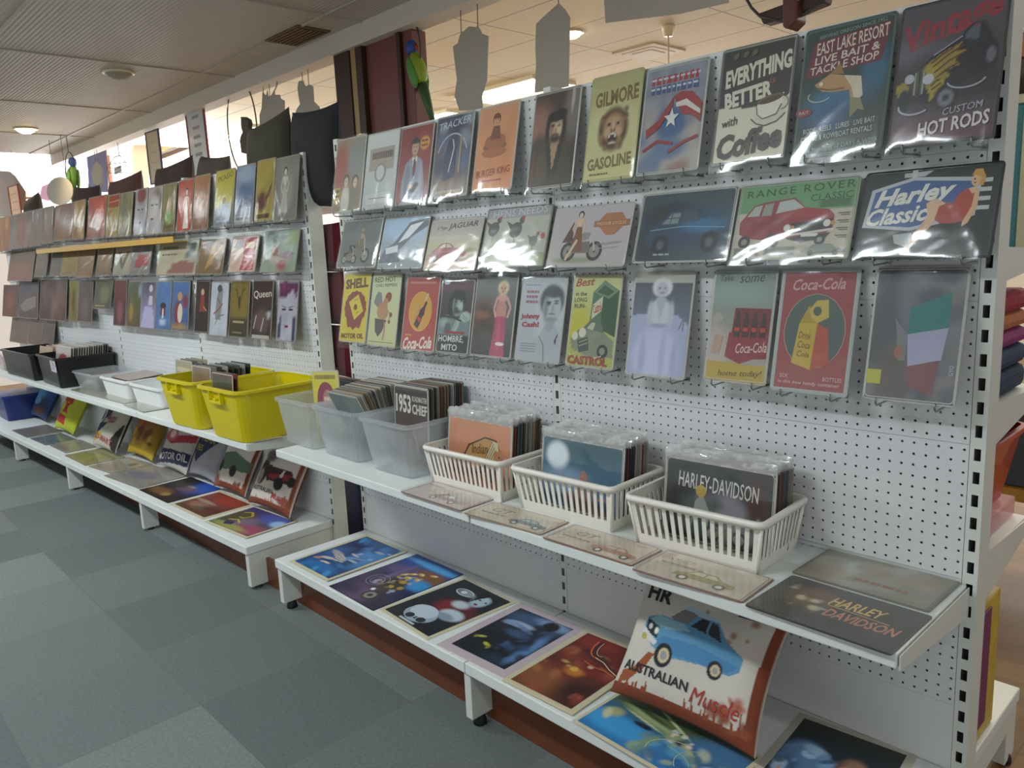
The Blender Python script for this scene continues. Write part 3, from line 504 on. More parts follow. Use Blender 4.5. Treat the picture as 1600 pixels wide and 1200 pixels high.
def a_bait(A):
    A.g('1e332c', '24423c').b(.45, .38, .34, .14, '2f6e96', .5).b(.85, .62, .14, .2, '26607a', .5).b(.5, .3, .4, .12, '25587e', .6).b(.85, .2, .3, .2, '28382e')
    A.p(xy('.03 .62 .9 .66 .98 .95 .1 .9'), '6c2430'); A.t('EAST LAKE RESORT', .55, .865, .82, .1, 'd9d0c2', 5, .12, .01); A.t('LIVE BAIT &', .5, .765, .74, .06, 'd9d0c2', 4, .1, .012); A.t('TACKLE SHOP', .48, .69, .78, .062, 'd9d0c2', 4, .1, .012); A.t('SERVING OREGON SINCE 1952', .54, .95, .76, .028, '8fa39a', 4)
    A.p(xy('.16 .56 .34 .63 .5 .6 .7 .56 .74 .42 .66 .36 .6 .42 .58 .48 .4 .48 .26 .5'), 'b98f5c'); A.p(xy('.5 .6 .7 .57 .74 .42 .66 .38 .6 .5'), 'd2c7ae'); A.p(xy('.6 .42 .72 .4 .78 .3 .7 .32 .62 .26'), '8a8456'); A.l(xy('.2 .53 .36 .5 .52 .5'), .014, '7a5a30'); A.e(.24, .56, .022, c='e8e0c8'); A.p(xy('.34 .63 .44 .7 .5 .61'), '96703c'); A.arc(.24, .47, .14, .05, 150, 330, .01, 'a9b4a8')
    A.e(.07, .35, .1, .035, '7e2a34'); A.t('BAIT', .07, .35, .12, .025, 'd0c0b0'); A.t('RODS   REELS   LURES   LIVE BAIT', .5, .21, .82, .04, 'c6cec6', 3); A.t('CANOE & ROWBOAT RENTALS', .48, .145, .82, .042, 'c6cec6', 3); A.t('OPEN 9am-5pm   7 DAYS A WEEK', .5, .05, .94, .045, '8fae9e', 3)
def a_hotrod(A):
    A.g('5a3440', '4a3a42', 0, .3).g('3a2c30', '55535a', .3, 1).b(.3, .62, .7, .1, '66646c', .6, -14).b(.5, .2, .7, .08, '4a4048', .6).b(.5, .08, .6, .1, '5c3440', .6).b(.55, .45, .55, .2, '2c2426', .5)
    A.t('Vintage', .52, .82, .92, .24, '96303a', 14, .35, .03); A.l(xy('.1 .68 .3 .74 .6 .76 .9 .9'), .012, '96303a')
    A.P(xy('.18 .5 .34 .62 .62 .72 .86 .74 .92 .62 .88 .46 .7 .42 .52 .3 .3 .28 .2 .36'), '16151c'); A.P(xy('.58 .7 .68 .8 .82 .8 .88 .72 .84 .64'), '1f212c'); A.P(xy('.62 .71 .7 .78 .78 .78 .76 .68'), '565a6a'); A.P(xy('.24 .51 .34 .59 .46 .64 .62 .68 .56 .62 .68 .63 .56 .57 .62 .53 .5 .5 .54 .45 .42 .45 .32 .38'), '94832c'); A.b(.34, .5, .1, .06, 'a8962c', .5, 40)
    for p in ('.36 .54 .5 .61 .64 .66', '.38 .5 .52 .57 .66 .61', '.4 .46 .5 .51 .6 .54', '.34 .57 .44 .62 .54 .65'): A.l(xy(p), .01, '6a2820')
    A.b(.24, .44, .07, .09, '55554a', .15); A.l(xy('.2 .36 .2 .52'), .012, '9a9a90'); A.l(xy('.24 .36 .24 .53'), .008, '2a2a26'); A.l(xy('.28 .36 .28 .52'), .012, '9a9a90'); A.e(.14, .48, .05, c='b4b6c0'); A.e(.33, .46, .055, c='c2c4cc'); A.P(xy('.0 .44 .12 .48 .14 .38 .04 .36'), '9a8a2a'); A.P(xy('.34 .4 .5 .46 .46 .34 .36 .3'), 'a8962c'); A.l(xy('.37 .38 .46 .42'), .01, '6a2820'); A.b(.1, .32, .06, .09, '111015', .15); A.b(.52, .31, .12, .1, '111015', .12); A.b(.52, .31, .075, .06, '77777e', .15); A.b(.52, .31, .03, .025, '26262a', .2); A.b(.9, .56, .07, .1, '15151a', .12); A.b(.9, .56, .04, .055, '6a6a74', .2)
    A.arc(.7, .42, .18, .06, 190, 350, .012, 'a8aaba'); A.arc(.22, .28, .16, .06, 170, 320, .014, 'b0b0b8'); A.l(xy('.36 .62 .62 .72'), .01, '9a9cac'); A.t('CUSTOM', .7, .22, .38, .05, 'a8a2aa', 6, .2, .01); A.t('HOT RODS', .62, .12, .68, .1, 'd6d0cc', 5, .15, .025)
def a_motobike(A): A.g('5f6660', '686e6a').ns(.2, 7); A.moto(.2, .08, .62, '6a5a3c'); A.woman(.55, .2, .66, 'a08e6e', '6d6648', '8a7a50'); A.moto(.1, .06, .4, '55503c')
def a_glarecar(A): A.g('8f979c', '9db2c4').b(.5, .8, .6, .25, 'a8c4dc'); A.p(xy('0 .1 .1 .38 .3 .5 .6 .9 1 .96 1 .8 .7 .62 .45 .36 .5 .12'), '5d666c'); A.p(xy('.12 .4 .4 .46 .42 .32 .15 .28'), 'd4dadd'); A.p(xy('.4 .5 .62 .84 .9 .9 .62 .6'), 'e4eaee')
def a_jaguar(A):
    A.g('c8a88e', 'a99470', 0, .3).g('b9b07e', 'c7bfae', .3, .66).g('c0b6aa', 'b4a8a4', .66, 1).b(.2, .08, .5, .06, 'b58f78').b(.75, .36, .4, .05, '9d9c62').b(.2, .5, .3, .04, 'c2bd86').b(.45, .2, .4, .04, '86705a', .5)
    A.p(xy('.08 .26 .1 .36 .2 .44 .28 .52 .38 .54 .48 .5 .54 .44 .72 .42 .78 .34 .77 .26 .7 .23 .14 .22'), '93302c'); A.p(xy('.24 .44 .3 .505 .37 .52 .37 .44'), 'c9bca8'); A.p(xy('.39 .44 .39 .52 .46 .49 .51 .44'), 'c9bca8'); A.l(xy('.1 .34 .4 .36 .76 .33'), .012, 'b4655a')
    for x in (.2, .62): A.e(x, .23, .05, c='2a2420'); A.e(x, .23, .028, c='b9a898')
    A.t('JAGUAR', .64, .86, .56, .14, '3f3f42', 2, .2, .012); A.t('E Type', .24, .83, .2, .08, '5a5550', 2, .2)
def a_hens(A):
    A.g('6a7238', '8a8f5c', 0, .22).g('a9ab98', 'b5b3a6', .22, .84).g('9f9da0', '97969c', .84, 1); A.t('HENS NEEDS', .52, .93, .84, .12, 'c9cac8', 2)
    for x, y, s, c in ((.14, .66, 1, '3c3d38'), (.5, .62, 1.1, '4c4f46'), (.8, .42, .7, '646a60')): A.e(x, y, .09 * s, .12 * s, c, 25); A.e(x + .07 * s, y + .15 * s, .035 * s, .06 * s, c); A.p([(x + .05 * s, y + .2 * s), (x + .11 * s, y + .22 * s), (x + .1 * s, y + .12 * s)], '9e3a3a'); A.p([(x - .07 * s, y), (x - .15 * s, y + .15 * s), (x - .04 * s, y + .08 * s)], c); A.l([(x, y - .1 * s), (x, y - .24 * s)], .02, '8a7a4a')
    A.l(xy('.2 .36 .34 .42 .3 .5'), .02, '7d6d68'); A.e(.93, .5, .03, .05, 'a8525a')
def a_bikegirl(A):
    A.g('b5aaa8', 'bdb4b8').b(.35, .1, .3, .05, '8a9474'); A.moto(.16, .08, .56, '8d8a86'); A.p(xy('.16 .4 .28 .76 .3 .42'), '5a3a2c'); A.woman(.36, .24, .7, 'd9b89c', '7a4a30', '2c1d18', .2); A.l(xy('.36 .44 .24 .1'), .05, 'd3bd9c'); A.p(xy('.58 .7 .68 .86 .88 .86 .96 .7 .82 .5 .72 .5'), 'ad7448'); A.r(.55, .64, .99, .74, 'a56a40'); A.t('MOTOR CYCLES', .77, .69, .36, .05, 'd8c0a0'); A.t('Harley-Davidson', .78, .36, .3, .06, '9d928e', 4, .2); A.l(xy('.64 .28 .9 .3'), .012, 'a39896')
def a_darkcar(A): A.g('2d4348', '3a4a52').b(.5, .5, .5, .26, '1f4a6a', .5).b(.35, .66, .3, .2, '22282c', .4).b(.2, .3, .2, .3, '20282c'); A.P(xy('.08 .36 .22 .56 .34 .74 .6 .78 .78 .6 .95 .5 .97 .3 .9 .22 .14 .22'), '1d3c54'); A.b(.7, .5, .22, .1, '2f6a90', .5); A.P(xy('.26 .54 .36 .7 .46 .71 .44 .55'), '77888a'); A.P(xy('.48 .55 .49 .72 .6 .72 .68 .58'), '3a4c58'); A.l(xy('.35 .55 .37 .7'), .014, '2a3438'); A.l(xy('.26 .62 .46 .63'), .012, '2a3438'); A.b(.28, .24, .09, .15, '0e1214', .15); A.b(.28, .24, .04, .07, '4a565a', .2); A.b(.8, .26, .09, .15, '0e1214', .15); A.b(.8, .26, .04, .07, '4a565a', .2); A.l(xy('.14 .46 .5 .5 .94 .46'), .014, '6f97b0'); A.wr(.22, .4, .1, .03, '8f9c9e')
def a_rover(A):
    A.g('b6ab98', 'c1b7a4', 0, .62).g('5f9460', '6d9c6c', .62, 1); A.t('RANGE ROVER', .52, .91, .92, .1, '39593c', 2, 0, .006, 1.2); A.t('CLASSIC', .8, .79, .34, .09, '39593c', 2, 0, .006)
    A.p(xy('.04 .34 .03 .5 .07 .58 .14 .72 .22 .76 .5 .8 .6 .66 .8 .62 .85 .54 .85 .36 .74 .26 .56 .24 .44 .28 .3 .24 .12 .28'), '8f2a30'); A.p(xy('.5 .79 .6 .66 .8 .62 .84 .55 .5 .52 .34 .58 .35 .75'), '9f3438'); A.p(xy('.09 .58 .15 .71 .22 .73 .2 .58'), 'aab0a8'); A.p(xy('.22 .58 .24 .735 .32 .75 .31 .58'), '8f958e'); A.p(xy('.35 .6 .37 .76 .49 .78 .59 .66'), 'b4b9b2'); A.p(xy('.5 .46 .84 .5 .84 .38 .5 .32'), '242323'); A.l(xy('.42 .29 .86 .36'), .03, 'c9c7be'); A.p(xy('.46 .26 .84 .32 .8 .24 .6 .2'), '2c2626'); A.r(.6, .275, .74, .315, 'd8d6c8'); A.l(xy('.04 .46 .44 .48'), .01, '6a2024'); A.l(xy('.33 .3 .33 .6'), .006, '6a2024')
    for x, r in ((.1, .055), (.35, .065), (.76, .045)): A.e(x, .23, r, c='26221f'); A.e(x, .23, r * .5, c='8c8a84')
    for x in (.47, .8): A.e(x, .4 + .04 * (x > .6), .03, c='d6d4c8'); A.e(x + .045, .4 + .04 * (x > .6), .018, c='b98a44')
    for k in range(5): A.l([(.72, .74 - .02 * k), (.96, .74 - .02 * k)], .008, '45684a')
    for k in range(4): A.l([(.88, .56 - .095 * k), (.97, .56 - .095 * k)], .01, '4d4840'); A.l([(.9, .535 - .095 * k), (.97, .535 - .095 * k)], .008, '4d4840')
    for x0, x1 in ((.02, .1), (.16, .25), (.3, .56)): A.r(x0, .04, x1, .15, '7d8270'); A.r(x0 + .01, .06, x1 - .01, .13, '6a7060')
    A.p(xy('.62 .06 .62 .1 .68 .12 .72 .17 .86 .17 .9 .12 .97 .1 .97 .06'), '7d8678'); A.e(.7, .06, .022, c='4a4a44'); A.e(.9, .06, .022, c='4a4a44')
def a_classics(A):
    A.g('1d2220', '272b2a').ns(.15, 6); A.p(xy('.02 .36 .06 .8 .38 .92 .88 .86 .86 .44 .4 .3'), 'b9bfc2'); A.P(xy('.05 .39 .09 .77 .38 .88 .84 .82 .82 .47 .4 .34'), '3d5f94'); A.p(xy('.05 .39 .09 .77 .38 .88 .84 .82 .82 .47 .4 .34'), '3d5f94'); A.p(xy('.3 .92 .46 .92 .52 .98 .3 .97'), 'b2b6b6'); A.r(.36, .9, .4, 1, 'c2c6c4'); A.p(xy('.28 .26 .42 .28 .42 .1 .3 .16'), 'aeb3b2')
    for k in range(4): A.r(.82, .5 + .1 * k, .95, .545 + .1 * k, 'bcc2c2')
    A.t('Harley', .4, .69, .62, .26, 'e0ded2', 5, .4, .035); A.t('Classics', .32, .49, .54, .2, 'e0ded2', 4, .4, .03)
    A.p(xy('.5 .6 .56 .66 .66 .58 .72 .5 .66 .4 .56 .42 .52 .5'), 'd9b28c'); A.p(xy('.38 .08 .44 .12 .5 .24 .57 .36 .6 .46 .55 .5 .5 .4 .44 .26'), 'd2a880'); A.p(xy('.5 .3 .56 .36 .6 .5 .56 .64 .51 .6 .52 .46'), 'dcb692'); A.p(xy('.35 .04 .4 .04 .44 .12 .4 .15'), 'e2c8a8')
    A.p(xy('.58 .42 .6 .56 .66 .6 .74 .58 .8 .52 .82 .4 .72 .36 .62 .37'), 'a83a2c'); A.p(xy('.7 .58 .72 .68 .78 .74 .84 .74 .86 .6 .82 .46 .74 .48'), 'b04434'); A.p(xy('.79 .74 .84 .76 .86 .7 .82 .68'), 'd9b28c'); A.p(xy('.84 .74 .87 .72 .87 .54 .82 .36 .78 .32 .78 .37 .83 .54'), 'd8ae88'); A.e(.84, .83, .038, .07, 'd9b088'); A.p(xy('.8 .88 .82 .95 .87 .95 .9 .86 .89 .76 .86 .78 .87 .86 .82 .89'), 'c79a48'); A.e(.825, .84, .006, .01, '3a2420'); A.e(.83, .8, .01, .008, 'a03434')
def a_shell(A):
    A.g('cdbb2e', 'd4c435'); A.t('SHELL', .5, .86, .86, .15, '6e3f2c', 4, 0, .05); A.t('MOTOR OIL', .5, .085, .86, .08, '6e3f2c', 2, 0, .05)
    A.p([(.52 + .4 * (1 + .07 * (k % 2)) * math.cos(math.radians(-40 + k * 260 / 22)), .5 + .24 * (1 + .07 * (k % 2)) * math.sin(math.radians(-40 + k * 260 / 22))) for k in range(23)] + xy('.26 .24 .3 .2 .4 .22 .5 .17 .62 .22 .74 .2 .78 .24'), '8a3d34'); A.p(xy('.26 .58 .6 .7 .84 .46 .52 .32'), 'd2c338'); A.e(.53, .51, .07, .045, '8a3d34'); A.l(xy('.46 .61 .62 .63'), .012, '8a6a2c'); A.l(xy('.56 .42 .68 .45'), .012, '8a6a2c')
def a_chili(A):
    A.g('c4c48c', 'cdd0a8'); A.t('RED HOT', .45, .93, .76, .075, '4f5238', 2, 0, .015); A.t('CHILI PEPPERS', .5, .85, .78, .045, '4f5238', 2, 0, .008); A.p(xy('.16 .7 .1 .6 .3 .52 .42 .6 .36 .74 .24 .76'), '7d8480'); A.p(xy('.3 .58 .24 .46 .34 .36 .56 .36 .66 .44 .6 .6 .46 .62'), 'b58a62'); A.e(.62, .68, .12, .07, '8f4a34', 30); A.e(.54, .62, .09, .055, 'b8865e'); A.p(xy('.2 .38 .62 .36 .5 .2 .36 .12 .24 .2'), '4c463a'); A.l(xy('.56 .34 .58 .2 .54 .08'), .03, 'b07a56'); A.l(xy('.6 .52 .74 .44 .7 .36'), .022, 'b58a62'); A.e(.76, .44, .05, c='7a3d2c'); A.e(.72, .34, .04, c='7a3d2c'); A.l(xy('.06 .05 .94 .05'), .01, '7d7d52')
def a_cola(A):
    A.g('b04436', 'ab463e'); A.wr(.1, .9, .925, .03, 'c98a78'); A.e(.5, .53, .36, .275, 'd8a43e'); A.e(.5, .53, .34, .255, 'cf9a34'); A.bottle(.4, .32, .42, '3f201c', -30); A.l(xy('.34 .42 .5 .6'), .018, 'a08a80'); A.l(xy('.62 .68 .7 .78'), .03, 'c9bca8'); A.t('Coca-Cola', .5, .1, .88, .17, 'ead9cc', 4, .4, .03); A.wr(.1, .3, .2, .02, 'd8a43e')
def a_smoker(A):
    A.g('21282a', '4a3c40').b(.5, .92, .6, .08, '5f4044', .4); A.P(xy('0 .24 0 .46 .3 .53 .5 .46 .8 .5 1 .56 1 .24'), '6f817e'); A.b(.2, .4, .16, .06, '9aaca6', .5); A.b(.3, .34, .1, .08, '4c5a58', .5); A.b(.36, .64, .12, .16, '141a1b', .3); A.b(.56, .66, .17, .155, '9aaca6', .14); A.b(.46, .66, .05, .12, '5c6a68', .6); A.b(.56, .79, .22, .07, '12181a', .2, -6); A.b(.74, .72, .04, .1, '161c1d', .4); A.b(.55, .575, .12, .045, '3c4643', .4); A.b(.56, .605, .08, .016, '2c3432', .4); A.b(.49, .7, .045, .014, '161e20', .4); A.b(.65, .705, .045, .014, '161e20', .4); A.b(.49, .725, .05, .009, '161e20', .3); A.b(.65, .73, .05, .009, '161e20', .3); A.b(.57, .66, .025, .04, '7d8e8a', .5); A.b(.63, .64, .07, .05, 'b0c0ba', .6)
    A.b(.82, .5, .16, .07, 'a9bab4', .2); A.l(xy('.72 .53 .9 .47'), .008, '5c6a68'); A.l(xy('.72 .5 .9 .44'), .008, '5c6a68'); A.l(xy('0 .5 .4 .49 .72 .44'), .024, '2c3432'); A.P(xy('.4 .26 .58 .28 .68 .44 .56 .46'), 'a2b3ad'); A.l(xy('.46 .28 .58 .44'), .008, '6a7a76'); A.r(.2, .265, .86, .3, '963530'); A.t('HOMBRE,', .45, .19, .8, .1, 'd8d6cc', 1, 0, .012); A.t('MITO', .42, .08, .5, .085, 'd8d6cc', 1, 0, .012); A.e(.14, .97, .1, .045, 'b8ccca')
def a_pinkdress(A): A.g('34322e', '7d8080').b(.2, .5, .4, .2, '6a4e46').sp(16, ['5a443c', '7a5a4a', '463e38'], 0, .3, .55, .55, .12); A.b(.2, .5, .2, .05, '8a5a48', .5); A.P(xy('.56 .62 .8 .62 .8 .5 .82 .3 .84 0 .48 0 .54 .3 .56 .5'), 'b04a66'); A.P(xy('.55 .62 .62 .7 .66 .66 .72 .7 .8 .62 .8 .5 .56 .5'), 'c08a80'); A.b(.68, .72, .12, .05, 'd0a090', .25); A.l(xy('.56 .72 .5 .58 .56 .48'), .035, 'd0a090'); A.l(xy('.8 .72 .9 .6 .84 .48'), .035, 'd0a090'); A.b(.68, .84, .13, .085, 'd8c8a0', .25); A.b(.68, .825, .07, .06, 'd0a48c', .25); A.b(.64, .83, .014, .008, '4a302a', .4); A.b(.72, .83, .014, .008, '4a302a', .4); A.b(.68, .795, .03, .008, 'a04048', .4); A.b(.66, .25, .04, .2, 'c05c78', .6); A.e(.72, .16, .11, .022, 'e6d9d6')
def a_johnny(A):
    A.g('aab0b4', 'b7c0c6').b(.66, .55, .3, .3, 'bcc4c6'); A.P(xy('.44 .0 .98 .0 .98 .3 .86 .44 .62 .44 .5 .3'), 'a9b1b6'); A.b(.72, .44, .1, .08, '98a2a6', .4); A.b(.72, .72, .27, .19, '4c5356', .16); A.b(.73, .64, .2, .165, 'aeb7ba', .14); A.b(.6, .64, .05, .14, '7d878a', .6); A.b(.74, .81, .2, .06, '464d50', .3); A.b(.65, .68, .05, .014, '363e42', .4); A.b(.82, .69, .05, .014, '363e42', .4); A.b(.65, .705, .06, .008, '363e42', .3); A.b(.82, .715, .06, .008, '363e42', .3); A.b(.75, .63, .03, .05, '8f999c', .5); A.b(.74, .565, .07, .012, '76606a', .4); A.b(.74, .5, .14, .03, '8a9498', .5)
    A.wr(.08, .44, .9, .014, '8f989c'); [A.wr(.12, .4, .82 - .06 * k, .03, 'a06a6c') for k in range(3)]; A.t('Johnny', .26, .52, .44, .075, 'a8323a', 2, 0, .04); A.t('Cash!', .28, .43, .4, .065, 'a8323a', 2, 0, .04); A.P(xy('.84 .24 .92 .34 .9 .2'), '343a40'); [A.l([(.1, .2 - .03 * k), (.46, .2 - .03 * k)], .012, '8b9498') for k in range(4)]; A.l(xy('.5 .3 .62 .2 .66 0'), .012, '8b9498')
def a_castrol(A):
    A.g('a9a83a', 'c6c98c').b(.2, .45, .3, .2, 'c0b83a'); A.p(xy('.42 .42 .44 .82 .66 .95 .66 .42'), '4d7054'); A.p(xy('.66 .95 .98 .84 .98 .34 .66 .42'), '2a5236'); A.p(xy('.455 .68 .655 .78 .655 .62 .455 .52'), 'c9c4a8'); A.t('Castrol', .557, .65, .18, .1, 'a03530', 22, .2, .02); A.p(xy('.44 .82 .66 .95 .98 .84 .78 .75'), '6a8a6a'); A.p(xy('.52 .82 .66 .9 .88 .83 .76 .78'), '35583f'); A.t('Best', .24, .93, .42, .09, 'a85038', 4, .3, .02)
    for k, (s, w) in enumerate((('in the', .24), ('LONG', .27), ('RUN-', .25))): A.t(s, .18, .8 - .068 * k, w, .048, '3a3f2a', 2, 0, .012)
    A.P(xy('.04 .3 .2 .4 .5 .46 .7 .4 .96 .3 .98 .12 .4 .12 .1 .18'), '7d866e'); A.p(xy('.3 .42 .46 .52 .66 .5 .76 .38'), '5c6a58'); A.p(xy('.38 .42 .48 .49 .56 .48 .52 .4'), 'b4b99a'); A.e(.14, .33, .07, c='cfd0b8'); A.e(.3, .37, .08, c='cfd0b8'); A.p(xy('.2 .28 .42 .33 .46 .18 .26 .15'), '39473c'); A.l(xy('.24 .26 .42 .3'), .008, 'a9ae90'); A.l(xy('.25 .22 .43 .26'), .008, 'a9ae90'); A.e(.76, .18, .11, c='2a2c28'); A.e(.76, .18, .06, c='8a8c78'); A.arc(.4, .14, .36, .05, 180, 350, .012, 'c6c9a8'); A.t('CASTROL', .46, .065, .86, .1, '96382c', 0, 0, .05)
def a_whitedress(A): A.g('8e98b4', '4f555e', 0, .9).P(xy('0 0 1 0 1 .5 .78 .6 .2 .6 0 .58'), 'a7aeca').b(.5, .2, .5, .2, '9aa2c6', .6); A.b(.48, .2, .4, .28, 'bcc1dc', .25); A.b(.25, .18, .06, .2, 'a4abcb', .5); A.b(.6, .2, .05, .24, 'a9b0d0', .5); A.b(.8, .16, .05, .18, 'a0a8ca', .5); A.b(.49, .62, .2, .13, 'c6cad2', .2); A.P(xy('.4 .76 .58 .76 .5 .52'), 'b0b3c0'); A.b(.32, .6, .05, .12, 'b9bdc9', .4); A.b(.68, .6, .05, .12, 'b9bdc9', .4); A.b(.49, .86, .17, .095, 'd6d8d8', .16); A.b(.49, .84, .1, .07, 'b9bac6', .25); A.b(.45, .85, .02, .008, '6a6c7c', .4); A.b(.54, .85, .02, .008, '6a6c7c', .4); A.b(.5, .805, .035, .008, '8f7484', .4); A.b(.49, .49, .14, .02, '9aa0b8', .4); A.l(xy('.84 .46 .92 .6 .9 .44'), .012, '7a7480')
def a_homecola(A):
    A.g('a99f96', '7c8f86').b(.1, .3, .25, .2, 'b8aaa2').b(.4, .78, .5, .1, '8fa398'); A.P(xy('0 0 1 0 1 .16 0 .17'), 'b59c34'); A.t('some', .62, .92, .4, .06, '3c4440', 3, .25); A.t('Take', .2, .93, .22, .06, '4a5450', 3, .25); A.p(xy('.36 .28 .4 .66 .98 .66 .98 .22 .52 .2'), '7a3034'); A.p(xy('.3 .22 .34 .44 .98 .44 .98 .26 .56 .16'), '8e343a'); A.t('Coca-Cola', .72, .31, .5, .09, 'd8c0b8', 5, .3, .008)
    for x in (.46, .6, .74, .88): A.bottle(x, .4, .24, '42302c')
    A.e(.12, .56, .09, .05, 'a7a298'); A.p(xy('.06 .24 .2 .24 .24 .4 .1 .42'), 'b79a88'); A.t('home today!', .58, .07, .72, .07, '54501e', 3, .25)
def a_sixpack(A):
    A.g('9a4a48', '983f44', .0, 1); A.e(.5, .5, .44, .32, 'b09a80'); A.e(.5, .5, .43, .315, '4f5f5a'); A.p(xy('.22 .22 .5 .17 .54 .57 .28 .56'), 'c0a438'); A.p(xy('.5 .17 .76 .23 .7 .52 .54 .57'), 'b0503c'); A.p(xy('.28 .56 .4 .72 .44 .66 .54 .6 .54 .57'), 'ae922c'); A.p(xy('.4 .68 .5 .76 .66 .77 .69 .62 .54 .57 .46 .6'), 'c2aa4a'); A.e(.52, .67, .06, .04, '4f5f5a', 10)
    for s, y, h in (('Drink', .46, .06), ('Coca', .38, .06), ('Cola', .3, .05)): A.t(s, .38, y, .18, h, '7a5a24', -4, .2, .01)
    A.t('Coca-Cola', .5, .9, .74, .1, 'c99a92', 2, .35, .02); A.t('SIX', .14, .105, .13, .035, 'd0b0a4', 0, 0, .01); A.t('BOTTLES', .83, .1, .26, .035, 'd0b0a4', 0, 0, .01); A.t('in this new handy container', .5, .05, .88, .04, 'd8b8ac', 0, .1, .006)
def a_flag(A):
    A.g('5b5c60', '8a8f94').sp(30, ['4a4c50', '6c6e70', '7d7a76', '565a66'], 0, 0, 1, 1, .14).b(.15, .6, .15, .4, '55585c').b(.3, .2, .2, .2, '605650'); A.p(xy('.42 .7 .86 .82 .86 .56 .42 .5'), '2f7a74'); A.p(xy('.42 .5 .86 .56 .82 .32 .46 .26'), 'a2a2bc'); A.p(xy('.46 .26 .8 .32 .76 .06 .48 .1'), '7a4a4c'); A.p(xy('.26 .62 .42 .5 .42 .3 .34 .3 .3 .5'), '7a7c7c'); A.r(.0, .11, .17, .22, 'b6b53a'); A.t('GYO', .94, .25, .12, .03, 'b8bcc0', 90); A.e(.34, .36, .05, .05, '9a6a58')
NR = [
 (1, '522 221 571 211 567 328 524 334', a_family, 'sign of two people under strong film glare, leftmost of the near top row'),
 (1, '572 214 625 198 618 324 569 328', a_white, 'pale grey sign with a round emblem, second in the near top row'),
 (1, '626 200 681 190 668 317 619 322', a_suit, 'red sign of a man in a grey suit and dark red tie'),
 (1, '685 185 745 170 729 306 671 312', a_tracker, 'dark blue truck style sign between the red suit sign and the orange one'),
 (1, '747 172 811 155 804 295 740 303', a_burger, 'orange sign of a figure seated on a burger'),
 (1, '835 149 910 132 896 291 825 297', a_beret, 'dark brown sign of a bearded man in a black beret'),
 (1, '922 122 1008 107 991 281 914 284', a_lion, 'yellow-green gasoline sign with a roaring lion head'),
 (1, '1009 114 1109 85 1094 262 996 279', a_comic, 'red, white and blue comic style sign with a star and ribbons'),
 (1, '1128 82 1247 51 1230 247 1112 262', a_coffee, 'black and cream coffee sign with slanted white lettering and a cup'),
 (1, '1261 49 1401 17 1383 237 1236 247', a_bait, 'dark green tackle shop sign with a leaping fish'),
 (1, '1405 15 1577 -24 1563 212 1390 237', a_hotrod, 'dark hot rod sign with a flame painted roadster, rightmost of the near top row'),
 (2, '535 345 599 342 589 419 529 418', a_motobike, 'grey sign with motorcycles, leftmost of the near middle row'),
 (2, '601 340 675 337 659 422 590 419', a_glarecar, 'pale blue car sign mostly hidden by white film glare'),
 (2, '677 342 760 340 742 423 659 423', a_jaguar, 'cream sign of a low dark red coupe car'),
 (2, '764 325 870 321 847 419 747 418', a_hens, 'pale sign of hens on green grass'),
 (2, '873 326 996 314 974 416 850 419', a_bikegirl, 'pale pink sign of a woman on a motorcycle beside an orange shield'),
 (2, '1006 305 1158 290 1136 410 987 411', a_darkcar, 'dark blue car sign with long streaks of glare'),
 (2, '1160 294 1347 272 1328 403 1139 409', a_rover, 'green and cream sign of a red off-road wagon'),
 (2, '1353 270 1573 252 1550 403 1333 406', a_classics, 'dark sign of a woman in red sitting on a blue roadside board'),
 (3, '538 426 581 427 572 537 531 534', a_shell, 'yellow motor oil sign with a red shell, leftmost of the near third row'),
 (3, '583 426 630 429 618 546 574 538', a_chili, 'pale green sign of a winged figure beside the yellow motor oil sign'),
 (3, '638 431 691 432 678 552 625 546', a_cola, 'orange-red cola sign with a tilted bottle in a yellow oval'),
 (3, '693 434 744 436 732 556 680 552', a_smoker, 'black and white sign of a bearded man above white words'),
 (3, '746 427 813 427 798 561 734 557', a_pinkdress, 'dark grey sign of a woman in a long pink dress'),
 (3, '816 430 890 431 874 569 805 564', a_johnny, 'pale blue concert sign of a dark haired man with red lettering'),
 (3, '896 430 974 428 960 578 885 573', a_castrol, 'yellow-green sign of a green oil can over an old car'),
 (3, '992 425 1086 424 1073 594 978 586', a_whitedress, 'grey-lilac sign of a fair haired woman in a white dress'),
 (3, '1119 420 1219 420 1197 604 1098 593', a_homecola, 'grey sign of a red bottle carton over a yellow band'),
 (3, '1223 420 1345 419 1328 619 1203 612', a_sixpack, 'red sign of a yellow bottle carton in a dark green circle'),
 (3, '1366 420 1513 412 1500 631 1352 629', a_flag, 'grey street photo sign with a green, white and red flag'),
]
for k, (row, px, fn, lab) in enumerate(NR):
    ed = {a_coffee: '6b6a62', a_sixpack: 'a9b0ac', a_rover: '9aa090', a_hens: '6a6a62', a_classics: '23282a', a_bait: '5c6a64', a_lion: 'a8a878', a_hotrod: '3a3638'}.get(fn, 'b5b3aa')
    put_sign(NEAR, xy(px), .012, .07, fn, lab, k, edge=ed, over=(.02, .016, .03)[row - 1], inset=.05 if fn is a_sixpack else .02)

